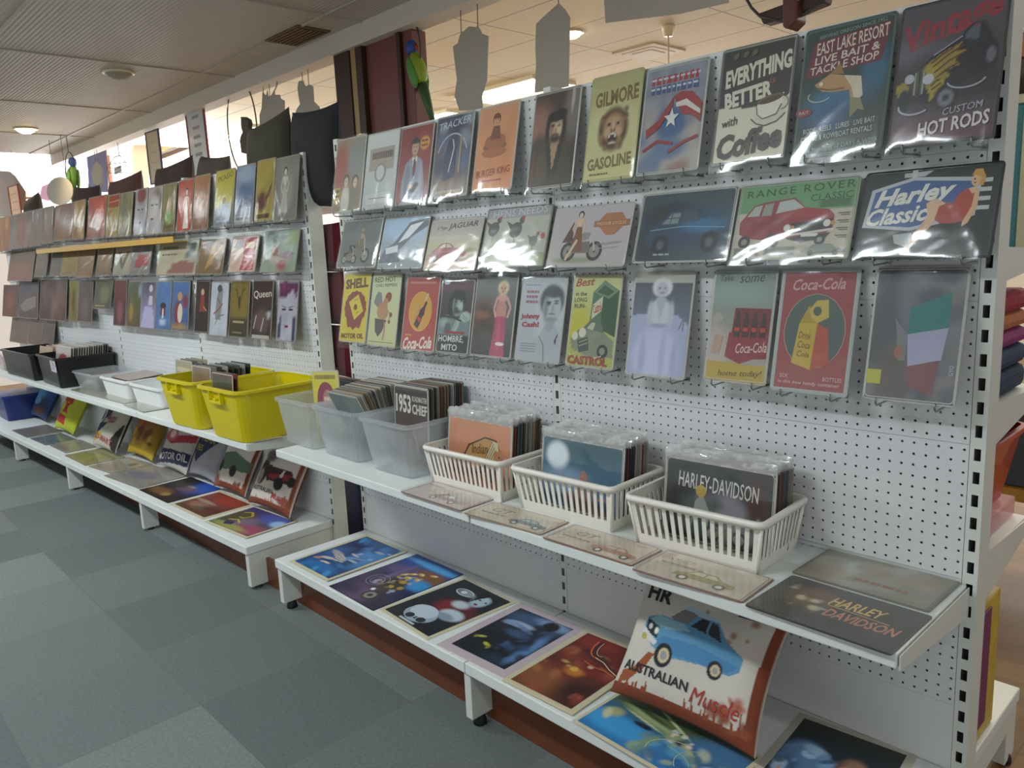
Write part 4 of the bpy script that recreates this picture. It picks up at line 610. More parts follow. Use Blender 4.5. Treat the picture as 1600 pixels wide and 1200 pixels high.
# ------------------------------------------------------------------ signs on the far run
def S(g0, g1, *ops):
    """small sign: wash plus a few shapes"""
    def f(A):
        A.g(g0, g1).ns(.18, 5)
        for o in ops: getattr(A, o[0])(*o[1:])
    return f
FS = [  # row, quad, art, label
 (1, '437 246 474 241 459 344 422 346', S('6f6a60', '7d7a72', ('b', .5, .45, .3, .34, '8d8a82', .4), ('woman', .45, .12, .74, 'b9b4aa', 'a5a198', '55504a'), ('P', xy('.3 .3 .2 .12 .36 .1 .5 .3'), 'aaa69c')), 'grey sign of a pale standing figure, rightmost of the far top row'),
 (1, '403 250 437 246 422 346 397 347', S('8f8136', '9a8a44', ('b', .35, .32, .28, .16, '5a3326', .35), ('p', xy('.45 .3 .9 .62 .8 .4'), '5a3326'), ('wr', .1, .8, .08, .07, '4a2c1c')), 'mustard yellow sign with a dark brown shape in the far top row'),
 (1, '370 260 401 254 395 350 366 352', S('7d8390', '6b7a92', ('b', .5, .86, .5, .16, '8d9aae', .5), ('b', .5, .5, .5, .18, '48607f', .4), ('p', xy('.2 .3 .3 .42 .6 .46 .9 .4 .9 .28'), '3c4c62'), ('r', .05, .04, .95, .14, '9a948e'), ('wr', .1, .9, .09, .04, '5a5a60')), 'blue-grey sign with a pale band along its foot in the far top row'),
 (1, '336 269 369 261 364 352 336 355', S('5f6a70', 'a69c3c', ('P', xy('0 .36 1 .42 1 1 0 1'), 'a89f3e'), ('t', 'PICASSO', .52, .88, .8, .1, '6a5a28', 8, 0, .01), ('e', .5, .45, .1, .06, '6e5a2c'), ('b', .5, .25, .36, .14, '5d6f84', .4), ('wr', .15, .85, .08, .04, '8a96a4')), 'yellow over grey-blue sign with a word across the top in the far top row'),
 (1, '305 276 332 270 323 359 300 361', S('6e4630', '99683f', ('b', .5, .45, .34, .26, 'a78a74', .3), ('sp', 14, ['8a6450', 'c0a48e', '6a4034'], .2, .2, .8, .7, .09)), 'brown sign with a crowded oval of faces in the far top row'),
 (1, '279 283 304 277 299 361 277 364', S('9a3c2c', 'a04a38', ('woman', .6, .05, .8, 'c9a890', 'c4bcae', '3c201a')), 'red sign of a figure in white in the far top row'),
 (1, '257 288 277 284 273 364 252 366', S('6b5a36', '77704a', ('b', .5, .55, .24, .12, '8a6a3c', .3), ('b', .5, .32, .3, .14, '6c8a3e', .3), ('r', .1, .1, .9, .16, '5a4628')), 'olive brown sign with a green patch in the far top row'),
 (1, '233 293 256 289 252 366 229 367', S('a09a9a', '9c948e', ('b', .6, .75, .34, .22, '7a6a64', .3), ('b', .45, .55, .3, .28, 'b0a8a4', .3), ('e', .3, .62, .1, .02, '5c504e'), ('e', .6, .62, .1, .02, '5c504e'), ('e', .35, .32, .12, .025, '86504c'), ('l', xy('.8 .9 .9 .6 .84 .5'), .03, '6f625e')), 'pale sign of a large white face with grey hair'),
 (1, '213 296 233 293 228 367 209 368', S('a2a0a4', '9a9694', ('b', .5, .86, .4, .18, '7a3c34', .25), ('e', .3, .55, .1, .02, '54484a'), ('e', .62, .55, .1, .02, '54484a'), ('e', .48, .26, .1, .025, '86404a'), ('p', xy('.9 .2 1 .4 1 .1'), '5e6a84')), 'pale sign of a white face with red hair'),
 (1, '189 302 210 298 204 369 186 370', S('7a6a3c', '86805a', ('sp', 16, ['6c6a4a', '938a5e', '6a6048', '7e8272'], 0, 0, 1, 1, .16)), 'mottled olive sign in the far top row'),
 (1, '169 305 189 302 185 370 165 371', S('8d7a2e', 'a08a3e', ('r', .12, .7, .96, .98, '943a26'), ('l', xy('.15 .83 .95 .85'), .03, 'b08a4a'), ('sp', 6, ['7a5c20', '8a4426'], .1, .1, .9, .6, .12)), 'yellow sign with a red block at its top'),
 (1, '137 310 167 304 165 371 138 373', S('8a4a34', 'b05038', ('b', .6, .7, .24, .24, 'c0553a', .4), ('b', .4, .3, .3, .3, '94705a', .5)), 'orange-red sign in the far top row'),
 (1, '118 314 136 311 130 374 113 375', S('8a6426', 'ac8a44', ('sp', 8, ['96762e', 'b09858', '7c5a24'], 0, 0, 1, 1, .2)), 'ochre sign beside the orange-red one'),
 (1, '87 321 118 316 114 375 83 377', S('80592e', '7f6152', ('b', .6, .5, .3, .3, '84695a', .5)), 'dull brown sign with an orange foot in the far top row'),
 (1, '69 324 86 321 81 379 67 382', S('7a6650', '77685c', ('b', .5, .6, .3, .3, '867664', .5)), 'grey-brown narrow sign left of the dull brown one'),
 (1, '54 328 69 325 66 383 52 385', S('74645a', '7c6e66'), 'plain grey-brown sign second to the left of the dull brown one'),
 (1, '41 331 54 328 52 385 38 387', S('7e6a5c', '76665e', ('b', .4, .5, .3, .2, '8d7d70', .5)), 'grey-brown sign with a pale middle near the far end of the top row'),
 (1, '28 334 41 331 38 387 26 389', S('8a6656', '7e6558', ('b', .4, .6, .3, .2, '946a58', .5)), 'pinkish brown sign near the far end of the top row'),
 (1, '17 337 28 334 26 389 14 391', S('87766e', '7a706c'), 'pale mauve sign near the far end of the top row'),
 (1, '7 339 17 337 14 391 4 393', S('95603e', 'a3704a', ('b', .5, .8, .3, .2, 'b48a5e', .4)), 'rust brown sign near the left edge in the far top row'),
 (1, '-4 342 7 339 4 393 -7 395', S('9a6a44', 'ab8058'), 'orange brown sign cut by the left edge in the far top row'),
 (2, '413 361 466 358 466 425 409 426', S('84907a', '8fa09c', ('b', .2, .8, .18, .22, '55644f', .4), ('b', .85, .82, .2, .2, '93a078', .4), ('b', .5, .3, .3, .16, 'a89c94', .4), ('e', .36, .5, .09, .12, '96685e'), ('p', xy('.35 .4 .8 .5 .95 .42 .7 .3'), '8f7f86'), ('b', .6, .15, .12, .12, '96504c', .3)), 'pale teal sign of a reclining shape, rightmost of the far middle row'),
 (2, '366 372 408 364 398 425 355 427', S('b9a79a', 'b5a598', ('r', .08, .04, .92, .96, '98302e'), ('p', xy('.06 .04 .42 .04 .5 .4 .46 .9 .14 .92 .06 .7'), 'b89e88'), ('p', xy('.1 .7 .2 .95 .46 .94 .44 .7 .3 .64'), '2c2622'), ('r', .56, .66, .86, .82, 'c9b39c'), ('wr', .58, .86, .42, .06, 'd8c0b4')), 'red sign with a white rim and a dark haired face'),
 (2, '316 375 360 372 343 428 305 429', S('6c5434', '745a3a', ('p', xy('.3 .1 .5 .8 .64 .9 .6 .3'), '9a7638'), ('l', xy('.4 .3 .9 .8'), .08, 'a8824a'), ('b', .4, .9, .2, .12, '3f4034', .4)), 'brown and gold sign left of the red dark-haired-face sign'),
 (2, '258 378 315 375 304 428 237 429', S('a0987c', 'a6a084', ('P', xy('.7 .5 .72 1 1 1 .96 .4'), '8f968e'), ('sp', 10, ['3f474c', 'a9aeaa'], .72, .5, .95, .95, .04, .2), ('P', xy('.3 .06 .4 .34 .7 .42 .98 .3 .98 .05'), '7f5448'), ('wr', .1, .5, .8, .06, '6a644c'), ('wr', .1, .5, .6, .05, '6a644c')), 'cream sign of a dark red car with a chequered flag'),
 (2, '208 383 241 378 232 429 204 430', S('6f6a64', '777878', ('P', xy('.2 .2 .9 .3 .9 .62 .3 .7'), '8e3c34')), 'grey sign with a red patch in the far middle row'),
 (2, '183 384 208 383 204 430 175 430', S('8f8a78', '98927e', ('p', xy('.2 .8 .46 .2 .56 .2 .9 .8 .7 .8 .5 .4 .36 .8'), '665848')), 'pale sign with a big dark letter V'),
 (2, '157 387 180 385 171 430 147 431', S('73583c', '7e6a50', ('b', .5, .5, .4, .3, '86684a', .5)), 'tan brown sign left of the letter V sign'),
 (2, '127 391 154 388 140 431 115 432', S('7f6038', '8a7048', ('p', xy('.3 .3 .5 .5 .9 .6 .6 .4'), 'a08e78')), 'tan sign with a pale streak in the far middle row'),
 (2, '100 393 127 391 115 432 94 431', S('80692f', '8f7838', ('r', .3, .76, .9, .98, '7d6a44'), ('l', xy('.1 .1 .8 .12'), .03, '6a5a34')), 'ochre sign left of the tan streaked one'),
 (2, '81 394 100 392 94 431 79 432', S('5f5a4c', '625e54'), 'dark grey-green sign in the far middle row'),
 (2, '59 395 77 393 72 432 53 433', S('6a6052', '756a5a'), 'grey-brown sign right of the wide one in the far middle row'),
 (2, '25 396 57 394 50 433 4 433', S('7a5a48', '6c6050', ('b', .4, .3, .4, .3, '84604e', .5)), 'wide reddish brown sign at the left end of the far middle row'),
 (3, '439 438 471 437 460 534 429 533', S('a9a6b4', 'a4a2ae', ('P', xy('0 .72 .1 1 1 1 .96 .7 .74 .86 .4 .74'), '5e2346'), ('sp', 8, ['7a3a5c', '4c1c3a'], 0, .8, 1, 1, .09), ('P', xy('.0 .1 .2 .5 .2 .0'), '3c4058'), ('P', xy('.8 .0 .84 .5 1 .3 1 0'), '343a58'), ('e', .32, .52, .12, .018, '3a3440'), ('e', .68, .52, .12, .018, '3a3440'), ('l', xy('.2 .58 .44 .55'), .012, '3a3440'), ('l', xy('.56 .55 .8 .58'), .012, '3a3440'), ('e', .5, .24, .1, .022, '6a2a4c'), ('l', xy('.5 .46 .46 .34 .52 .33'), .008, '8c8694')), 'sign of a white face with plum hair, rightmost of the far third row'),
 (3, '400 438 432 437 420 530 388 529', S('352a26', '3c2a26', ('r', .06, .0, .94, .06, 'a8a49c'), ('b', .5, .3, .4, .2, '5c4a44', .4), ('l', xy('.12 .16 .24 .4'), .03, 'aaa6a2'), ('l', xy('.5 .12 .62 .36'), .03, 'aaa6a2'), ('b', .85, .42, .1, .06, 'a8a6ae', .3), ('t', 'Queen', .5, .76, .9, .15, 'd8d2c8', 3, 0, 0)), 'dark brown band sign with a white word across the top'),
 (3, '364 438 395 438 384 529 355 526', S('3f3826', '54492a', ('P', xy('.06 .34 .94 .34 .94 .98 .06 .98'), '77662c'), ('e', .5, .62, .06, .12, '3d3418'), ('l', xy('.5 .6 .3 .84 .18 .86'), .015, '3d3418'), ('l', xy('.5 .6 .7 .84 .84 .86'), .015, '3d3418'), ('l', xy('.4 .74 .3 .94'), .012, '3d3418'), ('l', xy('.6 .74 .7 .94'), .012, '3d3418'), ('wr', .2, .8, .27, .04, 'a59a72'), ('wr', .2, .7, .08, .03, '857b58')), 'gold and black sign with an antlered head'),
 (3, '334 440 362 440 352 527 324 523', S('a7abb4', 'adb2b8', ('p', xy('.3 .3 .34 .7 .5 .95 .7 .86 .66 .6 .6 .3'), '7d807c'), ('e', .5, .88, .14, .07, '4c4e4c'), ('l', xy('.2 .4 .5 .5 .7 .6'), .03, '8a4a44'), ('l', xy('.3 .2 .5 .36 .8 .4'), .02, '6a6c6a'), ('l', xy('.4 .7 .56 .6'), .02, '55585a')), 'white sign with a grey pencil sketch of a figure'),
 (3, '307 437 332 438 323 522 304 519', S('2f2424', '3a2c2a', ('p', xy('.3 .4 .36 .7 .5 .9 .66 .7 .7 .4'), '7a3a2e'), ('e', .5, .78, .12, .06, 'b59a78'), ('l', xy('.6 .5 .84 .42'), .03, 'b08a68')), 'dark sign of a figure in red robes in the far third row'),
 (3, '272 439 299 439 293 519 266 517', S('3c5580', '4c6c9e', ('b', .5, .08, .5, .06, '9a7a44', .4), ('b', .36, .36, .2, .24, '7a2c2c', .3), ('e', .5, .36, .15, .2, 'c6bca8'), ('e', .46, .7, .14, .09, 'b0885c'), ('b', .8, .6, .16, .14, '7a3440', .3)), 'blue sign of a cartoon-like animal in a red coat'),
 (3, '247 440 271 439 264 517 241 515', S('4a6894', '5577a8', ('e', .5, .5, .2, .07, '2f2a2c'), ('p', xy('.3 .3 .7 .3 .66 .46 .34 .46'), '6e3a36'), ('p', xy('.44 .24 .56 .24 .54 .44 .46 .44'), 'c0c4c8'), ('b', .5, .16, .24, .06, 'a9b6c8', .4)), 'blue sign of a small dark haired bust'),
 (3, '224 440 246 439 241 515 218 512', S('9590b0', '544e5c', ('P', xy('0 0 1 0 .9 .36 .7 .5 .2 .44'), 'aaa3c6'), ('p', xy('.5 .5 .8 .5 .8 .7 .56 .7'), 'b9b2bc'), ('e', .66, .86, .13, .08, 'bcb6b8')), 'lilac sign of a fair woman in a wide pale dress'),
 (3, '202 439 224 439 218 512 197 511', S('5c4a30', '565f48', ('b', .3, .32, .14, .2, '9a7a2c', .3), ('b', .7, .6, .24, .24, '57552e', .4), ('b', .9, .8, .12, .14, '8090a0', .4)), 'brown-green sign with a yellow patch left of the lilac dress sign'),
 (3, '180 437 199 437 197 511 177 508', S('4a2c2a', '6c3a34', ('b', .5, .3, .24, .24, '80504e', .4)), 'dark red sign left of the brown-green one'),
 (3, '150 437 176 437 174 483 147 482', S('4c4a38', '545038', ('b', .6, .5, .3, .3, '6c6c4a', .4), ('r', .1, .06, .7, .12, '8a7a5c')), 'short dark green sign in the far third row'),
 (3, '125 438 148 438 142 502 120 504', S('524640', '5c5048', ('b', .5, .3, .3, .3, '6a5a54', .4)), 'dark brown sign beside the narrow yellow one'),
 (3, '111 438 125 438 120 503 106 502', S('7a6c28', '80762f', ('b', .5, .5, .2, .3, '5c4e1c', .5)), 'narrow dull yellow sign in the far third row'),
 (3, '67 438 109 438 100 501 59 497', S('46352e', '4c3f3a', ('sp', 14, ['6a4c42', '7a6054', '3a2c28'], .2, .1, .9, .9, .14)), 'wide dark sign of several figures in the far third row'),
 (3, '32 438 64 439 56 496 27 496', S('55483f', '5a5452', ('p', xy('.06 .3 .4 .5 .9 .6 .9 .3 .3 .14'), '7e746a'), ('b', .4, .8, .3, .14, '4a4a54', .4)), 'dark grey sign of a pale car in the far third row'),
 (3, '5 446 29 444 26 495 5 495', S('6c3f30', '5a3a36', ('b', .5, .5, .3, .3, '7a4a3a', .5)), 'rust red sign at the left end of the far third row'),
 (4, '68 498 86 500 85 546 68 540', S('5a5048', '625850'), 'dark brown sign above the black boxes, right one of the lowest far row'),
 (4, '46 498 67 498 67 540 46 536', S('6a584c', '6f5f56'), 'grey-brown sign above the black boxes, middle of the lowest far row'),
 (4, '18 498 45 498 45 536 17 534', S('74604f', '705e54'), 'tan-grey sign above the black boxes, left one of the lowest far row'),
]
for k, (row, px, fn, lab) in enumerate(FS):
    lab = lab.replace('TRIUMPH', ''); put_sign(FAR, xy(px), .012, .06, fn, lab, k + 3, hooks=row < 3, edge='8d877c', over=(.03, .02, .04, .03)[row - 1], nx=12, ny=16)
q = MB(); a = FAR.pt(-3.55, -.062, 1.603); q.box((-3.62, -.088, 1.556), (-1.19, -.002, 1.562), 0); q.box((-3.62, -.092, 1.556), (-1.19, -.088, 1.588), 0)
o = q.build('sign_ledge', mat('amber_acrylic', 'c79a1c', .3), None, Matrix.Translation(FAR.pt(0, 0, -.002)) @ Matrix.Rotation(FAR.a, 4, 'Z')); tag(o, 'amber yellow ledge strip under the far top row of signs', 'ledge')

# ------------------------------------------------------------------ signs and prints lying flat
def put_flat(px, z, art, label, edge='c9c2b2', sleeve=True, inset=.02, th=.003, mat_=None, name='tin_sign', cat='sign', k=0, nx=0, ny=0, grow=1, group=None, fix=None):
    P = [hit_z(x, y, z) for x, y in px]
    c, u, v, n, w, h = quad_axes(P); w -= .002; A = Art(w * grow, h * grow, edge, nx, ny, inset, k); art(A); A.gain(1.4 if mat_ is None else 1.0)
    o = A.into(MB(), thick=th, rim=mat_ is None, rad=.008 if mat_ is None else .002).build(name, mat_ or M['sign'], None, axes(c + np.array([0, 0, th]), u, v, n)); tag(o, label, cat, group)
    if sleeve: link('plastic_sleeve', SLV[k % 8], o, Matrix.Translation((0, 0, .0035)) @ Matrix.Diagonal((w + .008, h + .008, .6, 1)))
    return o
def f_rusty(A, c='b9a79a'): A.g(c, c).ns(.12, 6); A.sp(8, ['a08878', 'c4b6aa'], 0, 0, 1, 1, .06)
def f1(A): f_rusty(A, 'b3a8a4'); A.car(.34, .1, .5, '9a8a88', '7a6a68'); A.wr(.06, .3, .8, .05, '8f8078'); A.p(xy('.4 .3 .5 .6 .58 .5'), '8a7a78')
def f2(A): f_rusty(A, 'b3aa98'); A.t('GT', .3, .62, .26, .24, '6e6250', 0, .2); A.wr(.1, .42, .36, .08, '857a68'); A.car(.5, .1, .46, '6d7676', '4c5050', '9aa4a4'); A.l(xy('.05 .12 .4 .12'), .02, 'a89a86')
def f3(A): f_rusty(A, 'b6a998'); A.t('GT', .3, .64, .24, .22, '7a6a56', 0, .2); A.wr(.1, .42, .38, .07, '8a7c68'); A.car(.48, .08, .48, 'a3785e', '6a564a', 'b4a898')
def f4(A): f_rusty(A, 'b1a798'); A.t('XY-GT', .24, .74, .26, .12, '8a7c6c', 0, .2); A.car(.3, .1, .56, '8f8a60', '6c6650', 'bcb6a0'); A.wr(.1, .5, .56, .05, '9a8c7c')
def f5(A): A.g('857f70', '7a7868').b(.5, .5, .4, .36, '9d9f98', .3).b(.5, .5, .34, .3, 'a9aca6', .3).sp(16, ['8c8a7c', '94806c', 'a6a296'], 0, 0, 1, 1, .12).b(.85, .3, .14, .2, '8a8478', .4); A.wr(.4, .8, .3, .08, '8f6e5c')
def f6(A):
    A.g('3f3d38', '4a4843').ns(.2, 7).b(.3, .6, .18, .24, '6a5a44', .5).sp(16, ['a08a64', '8a7650', '8f9c94', '6c5242', 'c4b496'], .1, .3, .42, .85, .035, .4); A.t('HARLEY', .6, .68, .38, .2, 'c9a868', 0, .2, .02); A.t('DAVIDSON', .7, .4, .5, .19, 'b87860', 0, .2, .02); A.l(xy('.42 .56 .66 .54 .86 .52'), .012, 'c9a868')
for k, (px, fn, lab, e) in enumerate((
    ('675 752 771 781 722 800 627 770', f1, 'pinkish grey flat sign with a faint car, leftmost on the near shelf edge', '8a6e62'),
    ('770 785 894 817 842 837 723 802', f2, 'cream flat sign with GT lettering and a grey car, before the middle basket', '9a8068'),
    ('895 819 1037 860 987 886 848 841', f3, 'cream flat sign with GT lettering and a reddish car on the near shelf edge', '8d6a58'),
    ('1040 860 1212 906 1160 944 986 890', f4, 'cream flat sign of an olive car with sparkling film, before the right basket', '8d6e60'),
    ('1295 857 1500 911 1455 959 1236 896', f5, 'grey-green flat sign with a pale oval, at the back right end of the near shelf', '77746a'),
    ('1236 899 1459 965 1393 1026 1163 947', f6, 'dark motorcycle flat sign with gold lettering at the front right corner of the near shelf', '4a4844'))):
    put_flat(xy(px), .6705, fn, lab, e, k=k + 2)
def far_flat(c, d, *ops): return S(c, d, *ops)
for k, (px, z, c, d, lab) in enumerate((
    ('147 605 232 625 195 632 108 609', .6505, '8c887c', '93907f', 'grey flat sign lying before the clear tub on the far shelf'),
    ('232 626 264 637 230 646 197 634', .6505, '8d8a7e', '98958a', 'grey flat sign lying before the white tubs on the far shelf'),
    ('225 725 295 744 215 765 173 745', .2005, '857f78', '8d877e', 'grey flat sign with a faint purple picture on the far base shelf'),
    ('197 715 240 725 175 742 141 729', .2005, '8f8672', '97907c', 'cream flat sign with a dark smudge on the far base shelf'),
    ('160 700 197 714 133 729 103 712', .2005, '8b7f4c', '8c8a5c', 'ochre and green flat map-like sign on the far base shelf'),
    ('125 686 152 700 103 707 76 697', .2005, '7a7668', '858074', 'grey-brown flat sign left of the map-like sign on the far base shelf'),
    ('95 677 120 686 72 697 46 685', .2005, '4c5866', '5a6468', 'blue-grey flat sign on the far base shelf'),
    ('70 662 95 675 46 684 21 675', .2005, '6a625e', '7a6e68', 'brown film-wrapped flat sign at the left end of the far base shelf'))):
    ops = {2: (('b', .45, .5, .3, .2, '6c6a80', .4),), 3: (('b', .7, .7, .1, .12, '40343c', .3),), 4: (('sp', 10, ['a0904c', '6f8456', '8a8040'], 0, 0, 1, 1, .12),)}.get(k, ())
    put_flat(xy(px), z, S(c, d, *ops), lab, '8a8270', k=k, nx=16, ny=14)
CARD = M['paper']
def p_hands(A):
    A.g('14406e', '0f3a72').b(.35, .6, .4, .3, '123056', .6).b(.75, .75, .24, .2, '2f86c4', .6).b(.5, .12, .4, .1, '2470b0', .6).b(.2, .45, .2, .2, '2f5c94', .6).b(.9, .5, .12, .2, '2f7ab8', .6).b(.6, .9, .4, .1, '1c4a84', .5).sp(18, ['1c4a84', '2f7ab8', '0f3a72', '3f9cd8'], 0, 0, 1, 1, .09)
    A.b(.28, .46, .2, .045, 'a8a0a8', .3, -10); A.b(.4, .4, .16, .028, 'b9a898', .3, -14)
    for k in range(4): A.b(.46 + .02 * k, .44 - .035 * k, .13, .011, 'd0c4b8', .3, -12 + 6 * k); A.b(.46 + .02 * k, .425 - .035 * k, .12, .005, '5c4a58', .4, -12 + 6 * k)
    A.b(.3, .31, .14, .03, 'c6bab0', .3, 12); A.b(.16, .24, .08, .03, 'b08a7c', .3, 20); A.b(.42, .22, .11, .022, 'd0c4b8', .3, 6); A.b(.42, .2, .1, .006, '6a5a58', .4, 6); A.b(.56, .56, .11, .018, 'b8b4b4', .3, -6); A.b(.58, .62, .05, .03, '8aa8c8', .3, 50); A.b(.72, .44, .12, .02, '9fb4c6', .3); A.b(.78, .79, .1, .022, 'b0a8a4', .3, 8); A.b(.88, .6, .05, .03, '7aa6cc', .4); A.b(.94, .84, .05, .014, 'b0a8a4', .3); A.b(.66, .5, .2, .01, '8fb4c6', .5, 20)
def p_rider(A):
    A.g('1b1738', '202a58').b(.5, .92, .6, .2, '1c4c9c', .5).b(.75, .72, .4, .12, '7a5230', .4).b(.8, .55, .3, .1, '2f8fd0', .4).b(.6, .9, .5, .05, '50a8e0', .5).b(.25, .3, .25, .25, '2c2450', .5).b(.4, .1, .3, .14, '5a4468', .5).b(.3, .66, .3, .1, '5a4c78', .5).b(.55, .46, .16, .08, '9aa83c', .4).b(.34, .6, .06, .24, '6a5a84', .5)
    for x, y, r in ((.32, .38, .16), (.33, .37, .1)): A.arc(x, y, r, r * .7, 0, 360, .008, '8a84a4', 20)
    A.b(.36, .36, .07, .05, 'a8a0b4', .4); A.b(.56, .42, .2, .16, '3a3026', .3); A.sp(30, ['c0953a', '8a6a30', '2c2824', 'a8a8b0', 'c9a43c'], .38, .24, .76, .66, .035, .3)
    for x, y, r in ((.52, .68, 30), (.62, .72, -20), (.78, .78, 10), (.44, .62, 60), (.7, .62, -40), (.56, .6, 0)): A.b(x, y, .06, .022, 'c9a43c', .3, r); A.b(x + .02, y + .01, .03, .01, 'ead9cc', .4, r)
    A.b(.62, .15, .12, .085, '16161c', .12); A.b(.62, .15, .085, .06, '8b8880', .2); A.b(.62, .15, .04, .03, '2a2a30', .3); A.b(.5, .24, .03, .02, 'ffffff', .5); A.b(.2, .12, .2, .08, '2c2450', .6)
def p_skull(A):
    A.g('15161c', '1c2026').b(.62, .5, .3, .16, '7a1c26', .35).b(.8, .5, .2, .12, '5c1a22', .5).b(.72, .78, .13, .12, 'a9c2cc', .3).b(.6, .6, .14, .07, 'bfccd0', .4).b(.75, .4, .2, .1, 'c0ccd4', .25).b(.72, .34, .16, .06, '8a9aa6', .3).b(.4, .8, .16, .05, '8e9aa0', .4)
    A.e(.45, .2, .27, .15, '9aa9b6'); A.e(.42, .26, .23, .12, 'c0ccd6'); A.e(.36, .12, .07, .045, '2a2c34'); A.e(.58, .13, .075, .045, '2a2c34'); A.p(xy('.45 .1 .5 .1 .47 .16'), '30323a'); A.l(xy('.3 .03 .62 .03'), .03, 'b4bcc4')
    A.e(.34, .8, .05, .03, 'd6dde0'); A.arc(.36, .8, .16, .06, 20, 330, .016, 'c2ccd2'); A.e(.68, .8, .02, .012, '30242a'); A.e(.8, .8, .02, .012, '30242a'); A.e(.73, .71, .035, .014, '7a2030'); A.P(xy('.6 .7 .56 .96 .86 .98 .98 .7 .88 .6 .86 .86 .7 .92 .64 .8'), '0c0d12')
def p_wolf(A):
    A.g('16181f', '1a2434').b(.5, .85, .5, .14, '3c5578', .5).b(.75, .92, .3, .08, '7f9cc0', .5).b(.65, .35, .3, .3, '27405e', .5).b(.88, .4, .1, .3, '5a84b4', .4).b(.4, .3, .4, .25, '12141a', .4).b(.7, .45, .14, .2, '12141a', .4)
    A.b(.72, .88, .13, .1, '0e1014', .25, -20); A.b(.62, .76, .1, .08, '1c2430', .4); A.b(.34, .72, .24, .055, 'a0b0cc', .3, 4); A.b(.22, .7, .14, .04, '7f9cc0', .4, 14); A.b(.48, .68, .16, .03, '6a84ac', .5, -14); A.b(.5, .56, .2, .06, '3c5578', .6)
    A.b(.16, .3, .075, .022, 'a9b23c', .25, 24); A.b(.1, .27, .03, .03, '8f8136', .3); A.b(.38, .22, .08, .024, 'b2b83c', .25, -14); A.b(.44, .19, .03, .034, '8f8136', .3); A.sp(12, ['2f4a70', '0c0e14', '3c5c88'], .4, .1, .95, .6, .07)
def p_fire(A):
    A.g('5c2c1c', '6e201c').b(.3, .2, .5, .2, '8a5230', .6).b(.5, .5, .5, .2, '7a2a20', .6).b(.85, .2, .3, .2, '3c1c1a', .6).b(.3, .9, .3, .1, '8a2c24', .5).b(.5, .42, .14, .06, 'c47a2c', .5).sp(20, ['a86a3c', '8a3c2c', '5c2c20', '9a4a34'], 0, 0, 1, .8, .09); A.b(.46, .45, .06, .035, 'e0b048', .4); A.b(.6, .56, .04, .025, 'd8bca0', .4); A.b(.25, .5, .06, .02, 'c9945a', .5); A.b(.36, .46, .04, .015, 'c9945a', .5)
    A.b(.5, .72, .26, .05, '4a2022', .3, -16); A.b(.36, .84, .05, .13, '4a2022', .3, 12); A.b(.76, .64, .24, .03, '5c2420', .3, -12); A.arc(.5, .96, .22, .26, 185, 280, .016, 'd0603c'); A.arc(.52, .98, .16, .24, 190, 285, .007, 'e2c8a8'); A.l(xy('.5 .7 .66 .68 .82 .62 .98 .58'), .01, 'e2c8a8'); A.l(xy('.44 .6 .62 .57 .8 .58 .98 .55'), .012, 'c06a40')
def p_fish(A):
    A.g('2c7ab8', '3c5a44').b(.2, .3, .3, .2, '3f9cd8', .4).b(.3, .88, .4, .2, '4a5c30', .4).b(.5, .92, .3, .1, '2f4428', .5).b(.9, .25, .2, .25, '2c5c98', .5).b(.85, .7, .2, .2, '4a76a0', .5)
    A.b(.32, .72, .26, .11, '6a8048', .3, -8); A.b(.34, .7, .2, .06, 'a0ae7c', .5, -8); A.b(.3, .78, .2, .04, '3a4a24', .5, -10); A.b(.48, .82, .16, .02, 'c6cc9c', .4, -24); A.b(.33, .52, .07, .045, '23303a', .2); A.b(.3, .62, .16, .02, 'c4c8a0', .4, -10); A.b(.1, .5, .07, .1, 'a8a878', .4, 30); A.b(.08, .42, .03, .12, 'c9c7a0', .4, 20)
    A.b(.6, .5, .14, .1, '9aa878', .4, -30); A.b(.62, .56, .05, .06, '3a3c5c', .4); A.b(.72, .42, .1, .06, 'b8b98a', .4, -40); A.b(.45, .3, .04, .2, '7c9a78', .4, -16); A.b(.42, .12, .05, .1, '8fa88a', .4)
    A.arc(.7, .3, .24, .3, 100, 200, .012, 'c6c69c'); A.arc(.86, .34, .2, .3, 110, 220, .01, 'b8c0a0'); A.arc(.6, .1, .2, .3, 30, 100, .008, 'a8c4b0'); A.sp(26, ['a8b08a', '6f8f86', 'c4c8a8', '3c6c90', '5aa0c8'], .35, .02, 1, .6, .045, .5); A.sp(8, ['ead9cc', 'c9d8dc'], .5, .5, .75, .8, .018, .5)
def p_beach(A):
    A.g('223a4a', '141a1c').b(.5, .92, .6, .12, '161c1c', .4); A.b(.2, .55, .22, .2, '5a7ea4', .3); A.b(.3, .68, .14, .05, '8fb0cc', .4, -20); A.b(.14, .4, .1, .16, '3c5c7c', .4); A.b(.5, .56, .12, .08, '7aa6cc', .4); A.sp(10, ['a9c4d8', '2f4a64', '6b8cae'], .04, .3, .5, .7, .06, .4)
    for x, y in ((.12, .26), (.24, .22), (.36, .24), (.46, .2)): A.b(x, y, .035, .13, 'c08a70', .3, 8); A.b(x + .015, y - .02, .012, .1, '8a5a48', .4, 8)
    A.b(.66, .6, .15, .14, '6a4c3c', .2); A.b(.7, .64, .1, .1, '9a7a60', .5, 30); A.b(.63, .55, .09, .09, 'c0917a', .25); A.b(.6, .57, .02, .012, '3a2a24', .4); A.b(.67, .57, .02, .012, '3a2a24', .4); A.b(.63, .5, .03, .01, '9a4a48', .4); A.b(.6, .3, .14, .1, '4fa0c4', .25); A.b(.62, .38, .12, .04, '7fc0d8', .4); A.b(.88, .28, .12, .14, 'c2b832', .25); A.b(.86, .36, .08, .04, 'dcd060', .4); A.b(.55, .14, .1, .1, 'b98470', .3)
